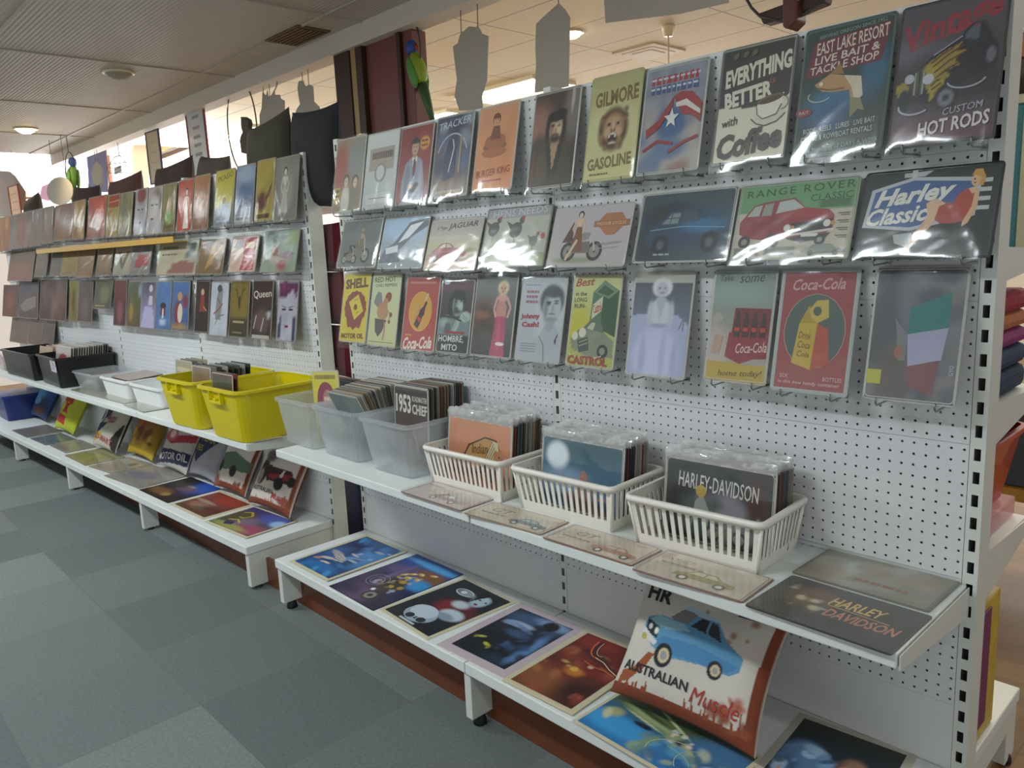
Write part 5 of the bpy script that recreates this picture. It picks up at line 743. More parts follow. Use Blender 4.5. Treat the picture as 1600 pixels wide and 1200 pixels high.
def p_space(A): A.g('2c1c14', '1c2448').b(.75, .8, .3, .3, '2a54b4', .5).b(.3, .25, .3, .14, '7a5230', .5).b(.5, .6, .3, .14, '6c4c58', .5).b(.5, .7, .14, .04, 'b0a0a8', .5).b(.2, .7, .3, .3, '241c1c', .5).b(.55, .2, .1, .08, '9c8040', .4)
def p_redland(A): A.g('5c3a28', '8c3a2c').b(.4, .3, .3, .14, '9a7058', .5).b(.6, .8, .3, .2, 'a0402c', .5).b(.3, .5, .3, .06, 'a88a74', .5).b(.8, .3, .3, .14, '5c2c20', .5).b(.5, .2, .14, .06, '56583c', .5)
def p_dragon(A): A.g('4c5430', '4a3c7c').b(.25, .5, .25, .3, '4c4a24', .4).b(.75, .8, .3, .2, '5460b0', .5).b(.95, .7, .14, .14, 'a0c4ec', .5).b(.5, .3, .2, .3, '7a6c80', .5).b(.8, .2, .3, .2, 'a04a6a', .5).b(.4, .1, .4, .1, '9a9a4c', .5); A.l(xy('.1 .7 .2 .8 .36 .66 .3 .5 .2 .5'), .05, 'b09c3c'); A.l(xy('.16 .3 .3 .4 .44 .3'), .04, 'c4b050'); A.p(xy('.2 .2 .34 .3 .4 .16 .26 .1'), '3a2c5c')
CREAM = 'cfc5a4'
for k, (px, z, fn, lab, e, ins) in enumerate((
    ('571 837 638 860 510 911 456 876', .2205, p_hands, 'blue print of reaching hands, leftmost on the near base shelf', CREAM, .05),
    ('650 865 722 897 586 956 515 917', .2205, p_rider, 'dark print of gold figures over a blue planet, second on the near base shelf', '1b1a30', .004),
    ('727 900 799 940 677 1003 591 955', .2205, p_skull, 'dark print with a white skull and red cloak on the near base shelf', CREAM, .05),
    ('812 943 922 982 786 1063 683 1005', .2205, p_wolf, 'dark blue print with a wide pinkish border on the near base shelf', 'c4b3b8', .11),
    ('912 984 1014 1020 906 1127 789 1062', .2205, p_fire, 'red-brown fiery print left of the rust-edged cushion', CREAM, .07),
    ('978 1080 1196 1180 1110 1262 893 1121', .2205, p_fish, 'blue-green underwater print lying before the rust-edged cushion', CREAM, .05),
    ('1262 1118 1450 1186 1334 1330 1128 1236', .2205, p_beach, 'print of people in bathing clothes, right of the rust-edged cushion', 'bdb8a8', .07),
    ('300 746 346 764 263 787 216 765', .2005, p_space, 'dark brown and blue print, topmost left of the far base shelf prints', '241c18', .004),
    ('346 766 391 787 325 814 263 789', .2005, p_redland, 'reddish landscape print with cream border on the far base shelf', CREAM, .07),
    ('392 790 471 815 380 841 326 816', .2005, p_dragon, 'green and violet print with cream border at the right end of the far base shelf', CREAM, .05))):
    if k in (0, 4, 9):
        P = xy(px); o = put_flat(P, z, lambda A: A.g(e), 'cream card sheet lying under the ' + ('blue hands' if k == 0 else 'red-brown fiery' if k == 4 else 'green and violet') + ' print', e, False, ins, .0035, CARD, 'print_card', 'card', nx=2, ny=2); o.rotation_euler.z += .012; z += .0037
    put_flat(xy(px), z, fn, lab, e, False, ins, .0018, CARD, 'art_print', 'print', k + 11)

# ------------------------------------------------------------------ tubs, baskets and crates on the shelves
def rrect(w, d, r, z, n=4):
    P = []
    for cx, cy, a0 in ((w / 2 - r, d / 2 - r, 0), (-w / 2 + r, d / 2 - r, 90), (-w / 2 + r, -d / 2 + r, 180), (w / 2 - r, -d / 2 + r, 270)):
        P += [(cx + r * math.cos(math.radians(a0 + 90 / n * i)), cy + r * math.sin(math.radians(a0 + 90 / n * i)), z) for i in range(n + 1)]
    return P
def loft(mb, rings, m=0, cap0=True, cap1=True, sm=False):
    n = len(rings[0]); vs = [p for r in rings for p in r]; fs = [(a * n + i, a * n + (i + 1) % n, (a + 1) * n + (i + 1) % n, (a + 1) * n + i) for a in range(len(rings) - 1) for i in range(n)]
    if cap0: fs.append(tuple(range(n - 1, -1, -1)))
    if cap1: fs.append(tuple(range((len(rings) - 1) * n, len(rings) * n)))
    mb.add(vs, fs, m, sm=sm)
def tub(name, label, cat, loc, rz, w0, d0, w1, d1, h, m, t=.003, lip=.010, r=.025, handles=False, group=None):
    """open tapered tub: bottom w0 x d0, rim w1 x d1"""
    o = empty(name, loc, rz); q = MB(); at = lambda f, k, z, rr=r: rrect(w0 + (w1 - w0) * f - 2 * k, d0 + (d1 - d0) * f - 2 * k, max(rr - k, .004), z)
    loft(q, [at(0, .006, 0), at(.02, 0, .006), at(1, 0, h - .012), at(1, t, h - .012), at(.02, t, t + .003), at(0, .008, t)])
    q.build('body', m, o)
    q = MB(); loft(q, [at(1, t, h - .013), at(1, -lip, h - .013), at(1, -lip, h - .002), at(1, -lip * .6, h), at(1, t, h), at(1, t, h - .013)], cap0=False, cap1=False); q.build('rim', m, o)
    if handles:
        for s in (-1, 1):
            y = s * (d0 + (d1 - d0) * .85) / 2; q = MB(); yo = y + s * .018; zc = h - .055
            q.box((-.055, min(y, yo) - .001, zc - .012), (.055, max(y, yo), zc)); q.box((-.055, min(y, yo) - .001, zc), (-.047, max(y, yo), zc + .04)); q.box((.047, min(y, yo) - .001, zc), (.055, max(y, yo), zc + .04)); q.box((-.012, min(y, yo) - .001, zc), (.012, max(y, yo), zc + .012)); q.build('handle', m, o, bevel=.002)
    return tag(o, label, cat, group)
def basket(label, loc, rz, w0, d0, w1, d1, h):
    o = empty('plastic_basket', loc, rz); q = MB(); cb = [np.array((sx * w0 / 2, sy * d0 / 2, 0)) for sx, sy in ((-1, -1), (1, -1), (1, 1), (-1, 1))]; ct = [np.array((sx * w1 / 2, sy * d1 / 2, h)) for sx, sy in ((-1, -1), (1, -1), (1, 1), (-1, 1))]
    for k in range(4):
        L = (w1, d1)[k % 2]; n = int(L / .0118); n -= 1 - n % 2; xs = [0, .05] + [.05 + .9 * (i + 1) / n for i in range(n)] + [1]; ws = MB()
        ws.plate(xs, [0, .22, .84, 1], {(1, 1 + i) for i in range(0, n, 1) if i % 2 == 0}, 0, 1); a, b, c, d = cb[k], cb[(k + 1) % 4], ct[k], ct[(k + 1) % 4]; nn = np.cross(b - a, c - a); nn = -nn / np.linalg.norm(nn) * .0022
        q.add([(a * (1 - x) + b * x) * (1 - z) + (c * (1 - x) + d * x) * z + nn * y for x, y, z in ws.v], ws.f)
    for a, c in zip(cb, ct): q.tube([a * .995 + (0, 0, .001), c * .995], .0045, 6)
    q.box((-w0 / 2, -d0 / 2, 0), (w0 / 2, d0 / 2, .003)); q.build('body', M['basket'], o)
    q = MB(); z = h - .004; loft(q, [rrect(w1 - .004, d1 - .004, .018, z - .008), rrect(w1 + .016, d1 + .016, .024, z - .012), rrect(w1 + .022, d1 + .022, .026, z - .002), rrect(w1 + .014, d1 + .014, .022, z + .005), rrect(w1 - .004, d1 - .004, .018, z + .004), rrect(w1 - .004, d1 - .004, .018, z - .008)], cap0=False, cap1=False, sm=True)
    q.build('rim', M['basket'], o); return tag(o, label, 'basket')
_fm = {}
def filed(w, h, col):
    k = (w, h, col)
    if k not in _fm:
        q = MB(); a = Art(w, h, col, 4, 4); a.g(col); a.into(q, thick=.003); _fm[k] = q.mesh('tin_sign', [M['sign']])
    return _fm[k]
def film_mesh(seed):
    rs = np.random.RandomState(seed); q = MB(); n = 26; vs = []
    for j in range(4):
        for i in range(n + 1): vs.append(((i / n - .5), (j / 3) * 1.0 - .15, 0.0012 + (.0 if j == 0 else .012 * j / 3 * (rs.rand() - .3)) + .002 * math.sin(i * 1.7 + seed)))
    vs = [(x, y + (rs.rand() - .5) * .25 * (y > .3), z) for x, y, z in vs]
    q.add(vs, [(j * (n + 1) + i, j * (n + 1) + i + 1, (j + 1) * (n + 1) + i + 1, (j + 1) * (n + 1) + i) for j in range(3) for i in range(n)], 0, sm=True); return q.mesh('plastic_sleeve', [M['film']])
FILM = [film_mesh(k) for k in range(5)]
RND = random.Random(7)
EDGE = ['5a4a44', '8a8478', '3a3c44', '7a3c34', '9a8f7e', '4c5660', '6b5a3c', 'a8a39a', '2c2c30', '84745c', '5c2f2e', 'b4aea4', '6d7468']
def row(n, x, y0, y1, z, w, h, lean, label, group, front=None, flabel=None, rz=0.0, dx=0.0, film=False, fr=NEAR, roll=0.0, lean1=None, cols=EDGE, sleeve=True, jit=.004):
    """signs filed one behind the other from y0 (front) to y1 (back), each leaning back by lean"""
    for k in range(n):
        f = k / max(1, n - 1); y = y0 + (y1 - y0) * f; L = lean + ((lean if lean1 is None else lean1) - lean) * f; hh = h; xx = x + dx * f + RND.uniform(-jit, jit); ro = roll + RND.uniform(-.01, .01)
        u = fr.ax * math.cos(rz) - fr.n * math.sin(rz); bk = -fr.n * math.cos(rz) - fr.ax * math.sin(rz); v = np.array([0, 0, math.cos(L)]) + bk * math.sin(L); nn = np.cross(u, v)
        u2 = u * math.cos(ro) + v * math.sin(ro); v2 = v * math.cos(ro) - u * math.sin(ro)
        c = fr.pt(xx, y, z) + v * hh / 2 + np.array([0, 0, abs(w / 2 * math.sin(ro))]); mw = axes(c, u2, v2, nn)
        if k == 0 and front:
            A = Art(w, h, 'b8b4a8', 0, 0, .02, 5); front(A); o = A.into(MB()).build('tin_sign', M['sign'], None, mw); tag(o, flabel, 'sign'); link('plastic_sleeve', SLV[len(_fm) % 8], o, Matrix.Translation((0, .004, .0035)) @ Matrix.Diagonal((w + .006, h + .008, .8, 1)))
        else:
            o = link('tin_sign', filed(w, h, cols[RND.randrange(len(cols))]), None, mw); tag(o, label, 'sign', group)
        if film: link('plastic_sleeve', FILM[k % 5], o, Matrix.Translation((0, h / 2, 0)) @ Matrix.Diagonal((w, .020 + RND.random() * .012, 1, 1)))
# near shelf
SZ = .6702
tub('storage_tub', 'milky clear plastic tub holding a yellow sign, leftmost on the near shelf', 'tub', (.040, -.172, SZ), .03, .215, .26, .27, .30, .195, M['tub'])
tub('storage_tub', 'milky clear plastic tub of tightly packed leaning signs, middle of three', 'tub', (.345, -.165, SZ), .0, .25, .26, .30, .30, .195, M['tub'])
tub('storage_tub', 'milky clear plastic tub with a brown chief sign at its front on the near shelf', 'tub', (.675, -.168, SZ), .02, .23, .26, .285, .31, .195, M['tub'])
basket('white slotted basket with an orange sign in front, leftmost of three baskets', (1.03, -.160, SZ), .03, .325, .195, .355, .235, .130)
basket('white slotted basket with a glossy blue sign in front, middle of three baskets', (1.447, -.152, SZ), .04, .325, .195, .36, .235, .132)
basket('white slotted basket with a black motorcycle sign in front, rightmost of three baskets', (1.868, -.150, SZ), .06, .325, .195, .36, .235, .132)
def s_yel(A): A.g('cfc23a', 'd0c544'); A.wr(.1, .9, .92, .06, '8a7a3a'); A.e(.5, .55, .36, .3, '8a3a4c'); A.e(.56, .56, .2, .18, 'b0707c'); A.e(.5, .4, .2, .1, 'a84a44'); A.wr(.42, .72, .6, .06, 'd8d0b0')
def s_mtn(A): A.g('4a5856', '6a7876').b(.3, .2, .4, .2, '3c4a44').b(.7, .5, .4, .2, '7c8a8a', .5); A.p(xy('.0 .3 .3 .62 .5 .44 .7 .6 1 .34 1 .1 0 .1'), '56625e')
def s_chief(A):
    A.g('6a4a38', '4c3a34', 0, .5).g('4c3a34', '3c3432', .5, 1).b(.6, .2, .4, .14, '8a6a58', .5); A.t('1953', .27, .78, .46, .24, 'd8d2c8', 0, 0, .03); A.t('ROADMASTER', .76, .86, .44, .07, 'd0cac0', 0, 0, .015); A.t('CHIEF', .76, .73, .44, .13, 'd0cac0', 0, 0, .03); A.moto(.14, .08, .72, '7a3c2c')
def s_indian(A):
    A.g('c07850', 'c98a64').ns(.06, 4); A.p(xy('.2 .3 .34 .62 .6 .78 .78 .76 .84 .6 .8 .4 .7 .26 .5 .18'), '3c2c20'); A.p(xy('.23 .31 .36 .6 .6 .755 .72 .74 .6 .4 .48 .2'), 'b98a44'); A.p(xy('.6 .4 .72 .74 .8 .72 .82 .6 .74 .34 .66 .26'), 'cdbb94')
    for k in range(6): A.l([(.6 + .02 * k, .42 - .03 * k), (.72 + .018 * k, .73 - .04 * k)], .012, '5a4430')
    A.p(xy('.76 .58 .86 .62 .89 .46 .86 .4 .87 .32 .78 .26 .72 .34'), 'b07a50'); A.e(.83, .5, .012, c='2a1c14'); A.p(xy('.68 .3 .8 .3 .76 .08 .7 .1'), '5a2a2c'); A.p(xy('.1 .24 .34 .42 .44 .3 .4 .1 .2 .1'), '8a4a34'); A.sp(4, ['5a2c34', 'd0b47c'], .1, .1, .4, .4, .05); A.t('Indian', .52, .58, .26, .16, '4a3420', 6, .3); A.t('Motorcycle', .34, .2, .5, .12, '6a2c30', 10, .35, .01)
def s_blue(A): A.g('4c6f92', '3c6674').b(.3, .4, .3, .2, '7f9cb4', .5).b(.5, .8, .5, .14, '356070', .4).b(.7, .9, .4, .1, '2a5864', .5); A.p(xy('.36 .0 .44 .3 .52 .5 .6 .46 .6 .3 .72 .1 .8 .0'), '8a5f5a'); A.e(.54, .5, .05, .09, 'a87a6c'); A.l(xy('.6 .34 .72 .22 .86 .24'), .04, '9a6a60'); A.b(.2, .75, .14, .2, 'dfe8ee', .3); A.sp(8, ['6a4a4c', 'a4485c'], .3, 0, .9, .2, .05)
def s_harley(A):
    A.g('24282a', '2e3230').b(.5, .35, .3, .3, '6a6a6e', .4).b(.85, .5, .1, .4, '4a2a24', .5).b(.62, .4, .16, .26, '8a868e', .4).sp(10, ['7a7f80', '46504c', 'a8a4a8'], .2, .05, .8, .5, .06); A.t('HARLEY-DAVIDSON', .5, .74, .74, .2, 'd4d2cc', -2, 0, .006); A.p(xy('.26 .12 .3 .5 .36 .62 .44 .4 .42 .1'), '9aa09c'); A.e(.35, .64, .05, .08, 'c0a04c'); A.p(xy('.26 .1 .3 .36 .38 .3 .4 .1'), '2f4a48'); A.moto(.4, .02, .4, '77747a', '3a3a3e'); A.b(.88, .3, .03, .12, 'c8d0d0', .4)
row(1, .098, -.20, -.2, SZ + .006, .20, .285, .05, '', None, s_yel, 'yellow sign with a plum disc standing in the leftmost clear tub', roll=.10, rz=.04)
row(3, .04, -.12, -.07, SZ + .006, .20, .24, .10, 'tin sign behind the yellow one in the leftmost clear tub', 'signs filed in the leftmost tub', roll=.02)
row(30, .345, -.158, -.055, SZ + .006, .21, .262, -.45, 'thin tin sign packed on edge behind the front one in the middle clear tub', 'signs filed in the middle tub', s_mtn, 'grey mountain sign at the front of the middle clear tub', film=False, lean1=.06, roll=.0, cols=['a8a39a', '9a8f7e', '8a8478', 'b4aea4', '84745c', '6d7468', '7a6a60', 'c4beb4', '54504c'])
row(28, .672, -.205, -.045, SZ + .006, .20, .288, .05, 'tin sign filed behind the brown chief sign in the right clear tub', 'signs filed in the right tub', s_chief, 'brown sign with white 1953 lettering at the front of the right clear tub', cols=EDGE)
row(20, 1.03, -.212, -.082, SZ + .005, .30, .215, .12, 'sleeved tin sign filed behind the orange sign in the left basket', 'signs filed in the left basket', s_indian, 'orange sign of a feathered headdress at the front of the left basket', film=True, rz=.03, lean1=.10)
row(16, 1.45, -.190, -.082, SZ + .005, .30, .205, .12, 'sleeved tin sign filed behind the glossy blue sign in the middle basket', 'signs filed in the middle basket', s_blue, 'glossy blue sky sign at the front of the middle basket', film=True, rz=.04, lean1=.10)
row(12, 1.878, -.168, -.080, SZ + .005, .30, .207, .11, 'sleeved tin sign filed behind the black motorcycle sign in the right basket', 'signs filed in the right basket', s_harley, 'black motorcycle sign with white lettering at the front of the right basket', film=True, rz=.06, lean1=.09)
# far shelf
FZ = .6502
def fp(x, y, z=0): p = FAR.pt(x, y, FZ + .02 + z); return tuple(p)
def ftub(name, label, cat, x, y, dz, *a, **k): return tub(name, label, cat, fp(x, y), FAR.a + dz, *a, **k)
ftub('storage_crate', 'deep yellow plastic crate at the right end of the far shelf', 'crate', -.155, -.215, .0, .31, .36, .385, .42, .235, M['yellow'], t=.004, lip=.014, r=.05, handles=True)
ftub('storage_crate', 'deep yellow plastic crate standing left of the other yellow crate', 'crate', -.595, -.215, .02, .31, .36, .385, .42, .235, M['yellow'], t=.004, lip=.014, r=.05, handles=True)
ftub('storage_tub', 'white plastic tub beside the yellow crates on the far shelf', 'tub', -1.335, -.16, 0, .37, .22, .41, .25, .115, M['whitetub'])
ftub('storage_tub', 'white plastic tub of flat-stacked signs, left one of the white pair', 'tub', -1.80, -.16, 0, .37, .22, .41, .25, .115, M['whitetub'])
ftub('storage_tub', 'milky clear tub right of the black boxes on the far shelf', 'tub', -2.27, -.17, 0, .34, .22, .39, .26, .115, M['tub'])
ftub('storage_box', 'black plastic box with a small white sticker on its side', 'box', -2.73, -.19, -.05, .46, .33, .49, .36, .20, M['black'])
ftub('storage_box', 'black plastic box left of the stickered black box', 'box', -3.42, -.20, 0, .70, .33, .74, .36, .19, M['black'])
def s_arc(A): A.g('b0a69c', 'b4aca4'); A.P(xy('.1 .34 .9 .34 .86 .6 .7 .78 .5 .84 .3 .78 .14 .6'), '9a3038'); A.r(.1, .2, .9, .28, '7a7470'); A.wr(.14, .86, .24, .05, 'b4aca4')
def s_dull(c): return lambda A: A.g(c).ns(.2, 5)
row(16, -2.71, -.30, -.07, FZ + .026, .30, .25, .16, 'tin sign filed behind the red-arched sign in the black box', 'signs filed in the stickered black box', s_arc, 'pale sign with a red arch at the front of the stickered black box', fr=FAR, film=False, cols=['9a948c', '84807a', 'a8a098', '6a5c54', '5c6068'])
row(5, -3.25, -.26, -.10, FZ + .026, .30, .215, .2, 'pinkish sign filed in the left black box', 'signs filed in the left black box', fr=FAR, cols=['a8866c', '9a7a64', 'b09880'])
row(8, -.62, -.30, -.12, FZ + .03, .20, .265, .10, 'tin sign filed behind the rusty sign in the left yellow crate', 'signs filed in the left yellow crate', s_dull('8a7058'), 'rusty brown sign at the front of the left yellow crate', fr=FAR, cols=['4c4a44', '6a6a60', '30322e', '8a8a84', '3c4438'], dx=.05)
row(2, -.24, -.375, -.350, FZ + .03, .20, .272, .08, 'dark green tin sign with a red rim behind its twin in the right yellow crate', 'signs in the right yellow crate', lambda A: A.g('4c4a38').ns(.2, 4).r(0, .97, 1, 1, '6a3028').r(.97, 0, 1, 1, '6a3028'), 'dark olive sign with a red rim at the front of the right yellow crate', fr=FAR, cols=['6a3830'])
row(4, -1.02, -.20, -.12, FZ + .03, .20, .255, .06, 'cream tin sign standing in the white tub by the yellow crate', 'signs standing in the right white tub', lambda A: (A.g('8f8c7c', 'a59a74'), A.r(.1, .76, .9, .86, 'c4bc94')), 'cream sign with a pale band standing beside the yellow crate', fr=FAR, cols=['a09a80', '5c5a50', '8a8670'])
for k in range(9):
    w, d = .30, .2; o = link('tin_sign', filed(w, d, ['b0a49c', '8a7a70', 'a89a90'][k % 3]), None, Matrix.Translation(FAR.pt(-1.76 + RND.uniform(-.012, .012), -.16, FZ + .085 + .0072 * k)) @ Matrix.Rotation(FAR.a + RND.uniform(-.04, .04), 4, 'Z') @ Matrix.Rotation(.06, 4, 'X')); tag(o, 'flat-stacked sign lying in the left white tub', 'sign', 'signs stacked in the left white tub')
for k in range(8):
    w, d = .30, .2; o = link('tin_sign', filed(w, d, ['a89890', '8c8078', 'b4a8a0'][k % 3]), None, Matrix.Translation(FAR.pt(-2.27 + RND.uniform(-.012, .012), -.17, FZ + .06 + .0072 * k)) @ Matrix.Rotation(FAR.a + RND.uniform(-.04, .04), 4, 'Z')); tag(o, 'flat-stacked sign lying in the clear tub beside the black boxes', 'sign', 'signs stacked in the far clear tub')
A = Art(.13, .085, 'd8d4dc', 6, 6); A.g('d6d2da'); A.t('TIN', .52, .62, .5, .36, '8a3468', 0, 0, .02); A.t('SIGNS', .5, .28, .56, .2, '7a5a7a'); A.p(xy('.84 .4 .92 .6 .98 .4'), '4a6a5a')
q = A.into(MB(), thick=.001); _o = bpy.data.objects['storage_box']; q.build('sticker', M['paper'], _o, Matrix.Translation((.175, -.181, .15)) @ Matrix.Rotation(math.pi / 2 + .06, 4, 'X'))
o = empty('film_bundle', FAR.pt(-4.15, -.2, FZ + .02)); q = MB(); q.box((-.22, -.13, 0), (.22, .13, .12)); q.build('stack', mat('pink_card', 'b08a80', .6), o, bevel=.01); q = MB(); q.box((-.225, -.135, .001), (.225, .135, .126)); q.build('wrap', M['film'], o, bevel=.012); tag(o, 'film-wrapped pink stack at the left end of the far shelf', 'package')
for k, (px, c) in enumerate((('384 697 440 684 432 678 392 684', 'd8d6d0'),)):
    put_flat(xy('383 694 440 683 430 676 392 682'), .6515, lambda A: A.g('d6d4ce'), 'white paper lying under the yellow crate at the far shelf end', 'd6d4ce', False, 0, .001, CARD, 'paper_sheet', 'paper', nx=3, ny=3)

# ------------------------------------------------------------------ printed cushions on the base shelves
def cushion(label, c, u, v, w, h, T, art, seed=0, res=90, edge='8a4a34'):
    A = Art(w, h, edge, res, res, 0, seed); art(A); q = MB(); A.into(q, thick=0)
    def bend(p, s):
        x, y, z = p; a = min(1, abs(2 * x / w)); b = min(1, abs(2 * y / h)); f = ((1 - a ** 2.6) * (1 - b ** 2.6)) ** .5; f += .03 * math.sin(9 * x / w + seed) * math.cos(7 * y / h) * f
        return (x * (1 - .07 * (1 - b * b)), y * (1 - .07 * (1 - a * a)), s * (T / 2 * f) + z)
    q.v = [bend(p, 1) for p in q.v]; q.sm = [True] * len(q.sm); B = MB(); n = 22; G = [(w * (i / n - .5), h * (j / n - .5), 0) for j in range(n + 1) for i in range(n + 1)]
    B.add([bend(p, -1) for p in G], [(j * (n + 1) + i, (j + 1) * (n + 1) + i, (j + 1) * (n + 1) + i + 1, j * (n + 1) + i + 1) for j in range(n) for i in range(n)], 0, lin(edge), True)
    u = np.array(u) / np.linalg.norm(u); v = np.array(v, float); v -= (v @ u) * u; v /= np.linalg.norm(v); nn = np.cross(u, v); c = np.array(c) + v * h / 2 + nn * T / 2
    q.add(B.v, B.f, 0, lin(edge), True); q.c = q.c
    return tag(q.build('printed_cushion', M['cloth'], None, axes(c, u, v, nn)), label, 'cushion')
RUST = '7a3a20'
def rust(A, k=1):
    A.g('c9c2b6').ns(.08, 6); A.P(xy('0 0 1 0 1 .1 0 .1'), RUST); A.P(xy('.93 0 1 0 1 1 .95 1'), RUST)
    for i in range(34): x = A.rs.rand(); A.P([(x - .012, .08), (x + .012, .08), (x + .004 * A.rs.randn(), .1 + .1 * A.rs.rand() ** 2 * (1.6 if x > .7 else 1))], '8a4426')
    A.sp(10, ['8a4a2c', '7a3a20'], .72, .05, .95, .2, .035, .5)
def c_car(A):
    rust(A); A.sp(9, ['9a6a50', 'a88068'], .4, .68, .95, .9, .02, .6); A.P(xy('.04 .1 .12 .12 .22 .26 .27 .4 .22 .4 .14 .24 .06 .2'), '96502e'); A.sp(5, ['a8502c'], .8, .12, .95, .3, .03)
    k = lambda s: [(.06 + .8 * a, .02 + .93 * b) for a, b in xy(s)]; f = lambda x, y, r, q, c, s: A.b(.06 + .8 * x, .02 + .93 * y, .8 * r, .93 * q, c, s)
    A.P(k('.07 .58 .09 .69 .2 .74 .42 .745 .5 .84 .72 .84 .83 .71 .98 .63 .985 .52 .92 .46 .7 .46 .4 .42 .2 .46'), '5c92b4'); A.P(k('.1 .67 .2 .74 .44 .74 .52 .69 .3 .64'), '8fb8c6'); A.P(k('.2 .5 .44 .45 .9 .48 .97 .55 .6 .6 .3 .58'), '4a80ac'); A.P(k('.3 .75 .4 .86 .54 .87 .47 .745'), '7a7876'); A.P(k('.5 .74 .57 .83 .635 .835 .645 .72'), '2e3236'); A.P(k('.665 .72 .655 .835 .72 .82 .79 .69'), '343a3e'); A.P(k('.36 .86 .46 .905 .68 .88 .73 .84 .56 .855'), 'a4c0cc'); A.P(k('.09 .57 .1 .68 .23 .64 .23 .54'), '2a2e32'); A.P(k('.06 .55 .22 .47 .25 .51 .08 .6'), 'd0d2d0')
    f(.21, .6, .02, .03, 'e6e2da', .3); f(.14, .62, .018, .026, 'd0d2d0', .3); A.P(k('.08 .5 .13 .49 .13 .54 .08 .55'), 'b8a850')
    for x, y, r in ((.34, .42, .085), (.8, .46, .062)): f(x, y, r, r * 1.25, '22242a', .06); f(x + .005, y, r * .62, r * .78, 'cdbb94', .08); f(x + .005, y, r * .38, r * .46, '9a9a98', .1)
    A.t('HR', .17, .87, .2, .13, '26282a', 2, 0, .03); A.t('AUSTRALIAN', .31, .25, .5, .08, '2c2c34', 0, 0, .02); A.t('Muscle', .74, .22, .32, .12, 'a83a38', 2, .35, 0); A.r(.72, .9, .86, .97, '26282c'); A.wr(.74, .84, .935, .015, '8f8c7c')
def c_race(A): rust(A); A.P(xy('.3 .5 .34 .62 .86 .6 .94 .5 .9 .42 .4 .38'), '3a2220'); A.P(xy('.4 .48 .86 .56 .9 .46 .44 .42'), '8a2a2c'); A.P(xy('.62 .4 .7 .6 .74 .6 .7 .4'), 'c9c4bc'); A.b(.24, .5, .12, .2, '2a2624', .15); A.b(.2, .42, .07, .12, '9a8a74', .2); A.b(.68, .38, .1, .1, '262024', .1); A.b(.9, .46, .06, .08, '262024', .1); A.b(.3, .76, .14, .1, '5c5854', .4); A.t('AUSTRALIAN', .36, .24, .52, .07, '3a3a40', 0, 0, .012); A.t('Muscle', .77, .2, .34, .1, 'a83a38', 2, .35, .004); A.t('R', .8, .9, .08, .08, '8a5040'); A.wr(.7, .92, .8, .04, '8a7060')
def c_vf(A): rust(A); A.P(xy('.02 .3 .1 .55 .5 .62 .98 .5 .98 .34 .4 .3'), '56705c'); A.b(.16, .34, .09, .1, '262a28', .15); A.b(.6, .3, .1, .1, '262a28', .15); A.t('VF SS', .62, .86, .62, .16, '2c2c2e', 2, 0, .02); A.b(.1, .1, .14, .12, '8a5040', .5)
def c_good(A): A.g('a9a9ae', '8d8c8c').ns(.1, 5); A.P(xy('.0 .94 .1 .98 .74 .9 .9 .66 .6 .44 .3 .2 .0 .5'), '28304c'); A.t('GOOD', .4, .82, .56, .14, '9a943c', -2, 0, .02); A.t('YEAR', .5, .66, .56, .14, '9a943c', -2, 0, .02); A.t('TIRES', .28, .47, .34, .11, '9a943c', -2, 0, .02)
def c_tex(A): A.g('b3aca8', 'b9b2a6').ns(.1, 6); A.P(xy('0 .52 .4 .42 1 .54 1 .68 .4 .58 0 .64'), '9a2c30'); A.b(.34, .6, .18, .14, 'b4585a', .12); A.b(.34, .6, .1, .08, 'c9b8ac', .12); A.P(xy('0 .02 1 .12 1 .34 0 .3'), '272c4c'); A.t('TEXACO', .5, .86, .96, .17, '2f3030', 0, 0, .03); A.t('MOTOR OIL', .52, .2, .92, .13, 'c4c0bc', 6, 0, .02)
def c_yel(A): A.g('b0922a', '6a3a1c', 0, .8).b(.3, .6, .12, .4, '9a5a2c', .5).b(.5, .7, .1, .34, '8a4422', .5).sp(14, ['4a2a14', '8a5a1c', 'c0a03c', '5c2c18'], .1, .1, .95, .6, .07); A.P(xy('0 0 1 0 1 .1 0 .12'), 'b89a26')
def c_somart(A): A.g('b6b2a4', 'a09c90').ns(.1, 6); A.P(xy('0 .02 .4 .2 .44 .3 0 .34'), 'b09a34'); A.P(xy('.02 .4 .2 .24 .5 .5 .5 .9 .3 .9'), '2c3050'); A.P(xy('.86 .0 1 .0 1 .6 .8 .2'), '26221c'); A.t('OIL', .3, .66, .46, .36, 'c0bcb0', 8, .2, .03); A.t('Motor', .62, .62, .34, .2, '9a4448', 8, .3, .01); A.t('SO-MART', .5, .17, .76, .12, 'a04444', -4, 0, .02)
def c_aim(A): A.g('a8b02a', 'b8b834').ns(.08, 5); A.P(xy('.18 .66 .7 .62 .62 .82 .54 .9 .36 .92 .26 .84'), 'ad2c24'); A.P(xy('.3 .4 .62 .38 .56 .46 .56 .58 .64 .62 .3 .64 .38 .58 .38 .46'), 'ad2c24'); A.P(xy('.14 .16 .6 .1 .62 .3 .16 .36'), 'ad2c24'); A.b(.44, .78, .05, .04, 'b4b834', .2); A.wr(.1, .8, .95, .05, '5a6a24')
def c_blue(A): A.g('26406e', '2a5088').b(.4, .6, .3, .26, '4a84b8', .4).b(.7, .3, .26, .2, '223250', .4).b(.4, .4, .2, .1, '5c90bc', .3).b(.8, .9, .2, .2, '1c2026', .5).b(.6, .15, .3, .1, '5a3a34', .5)
cushion('rust-edged white cushion with a pale blue sedan, on the near base shelf', (1.858, -.262, .2245), (1, .02, 0), (0, .16, .24), .42, .33, .10, c_car, 1, 120, RUST)
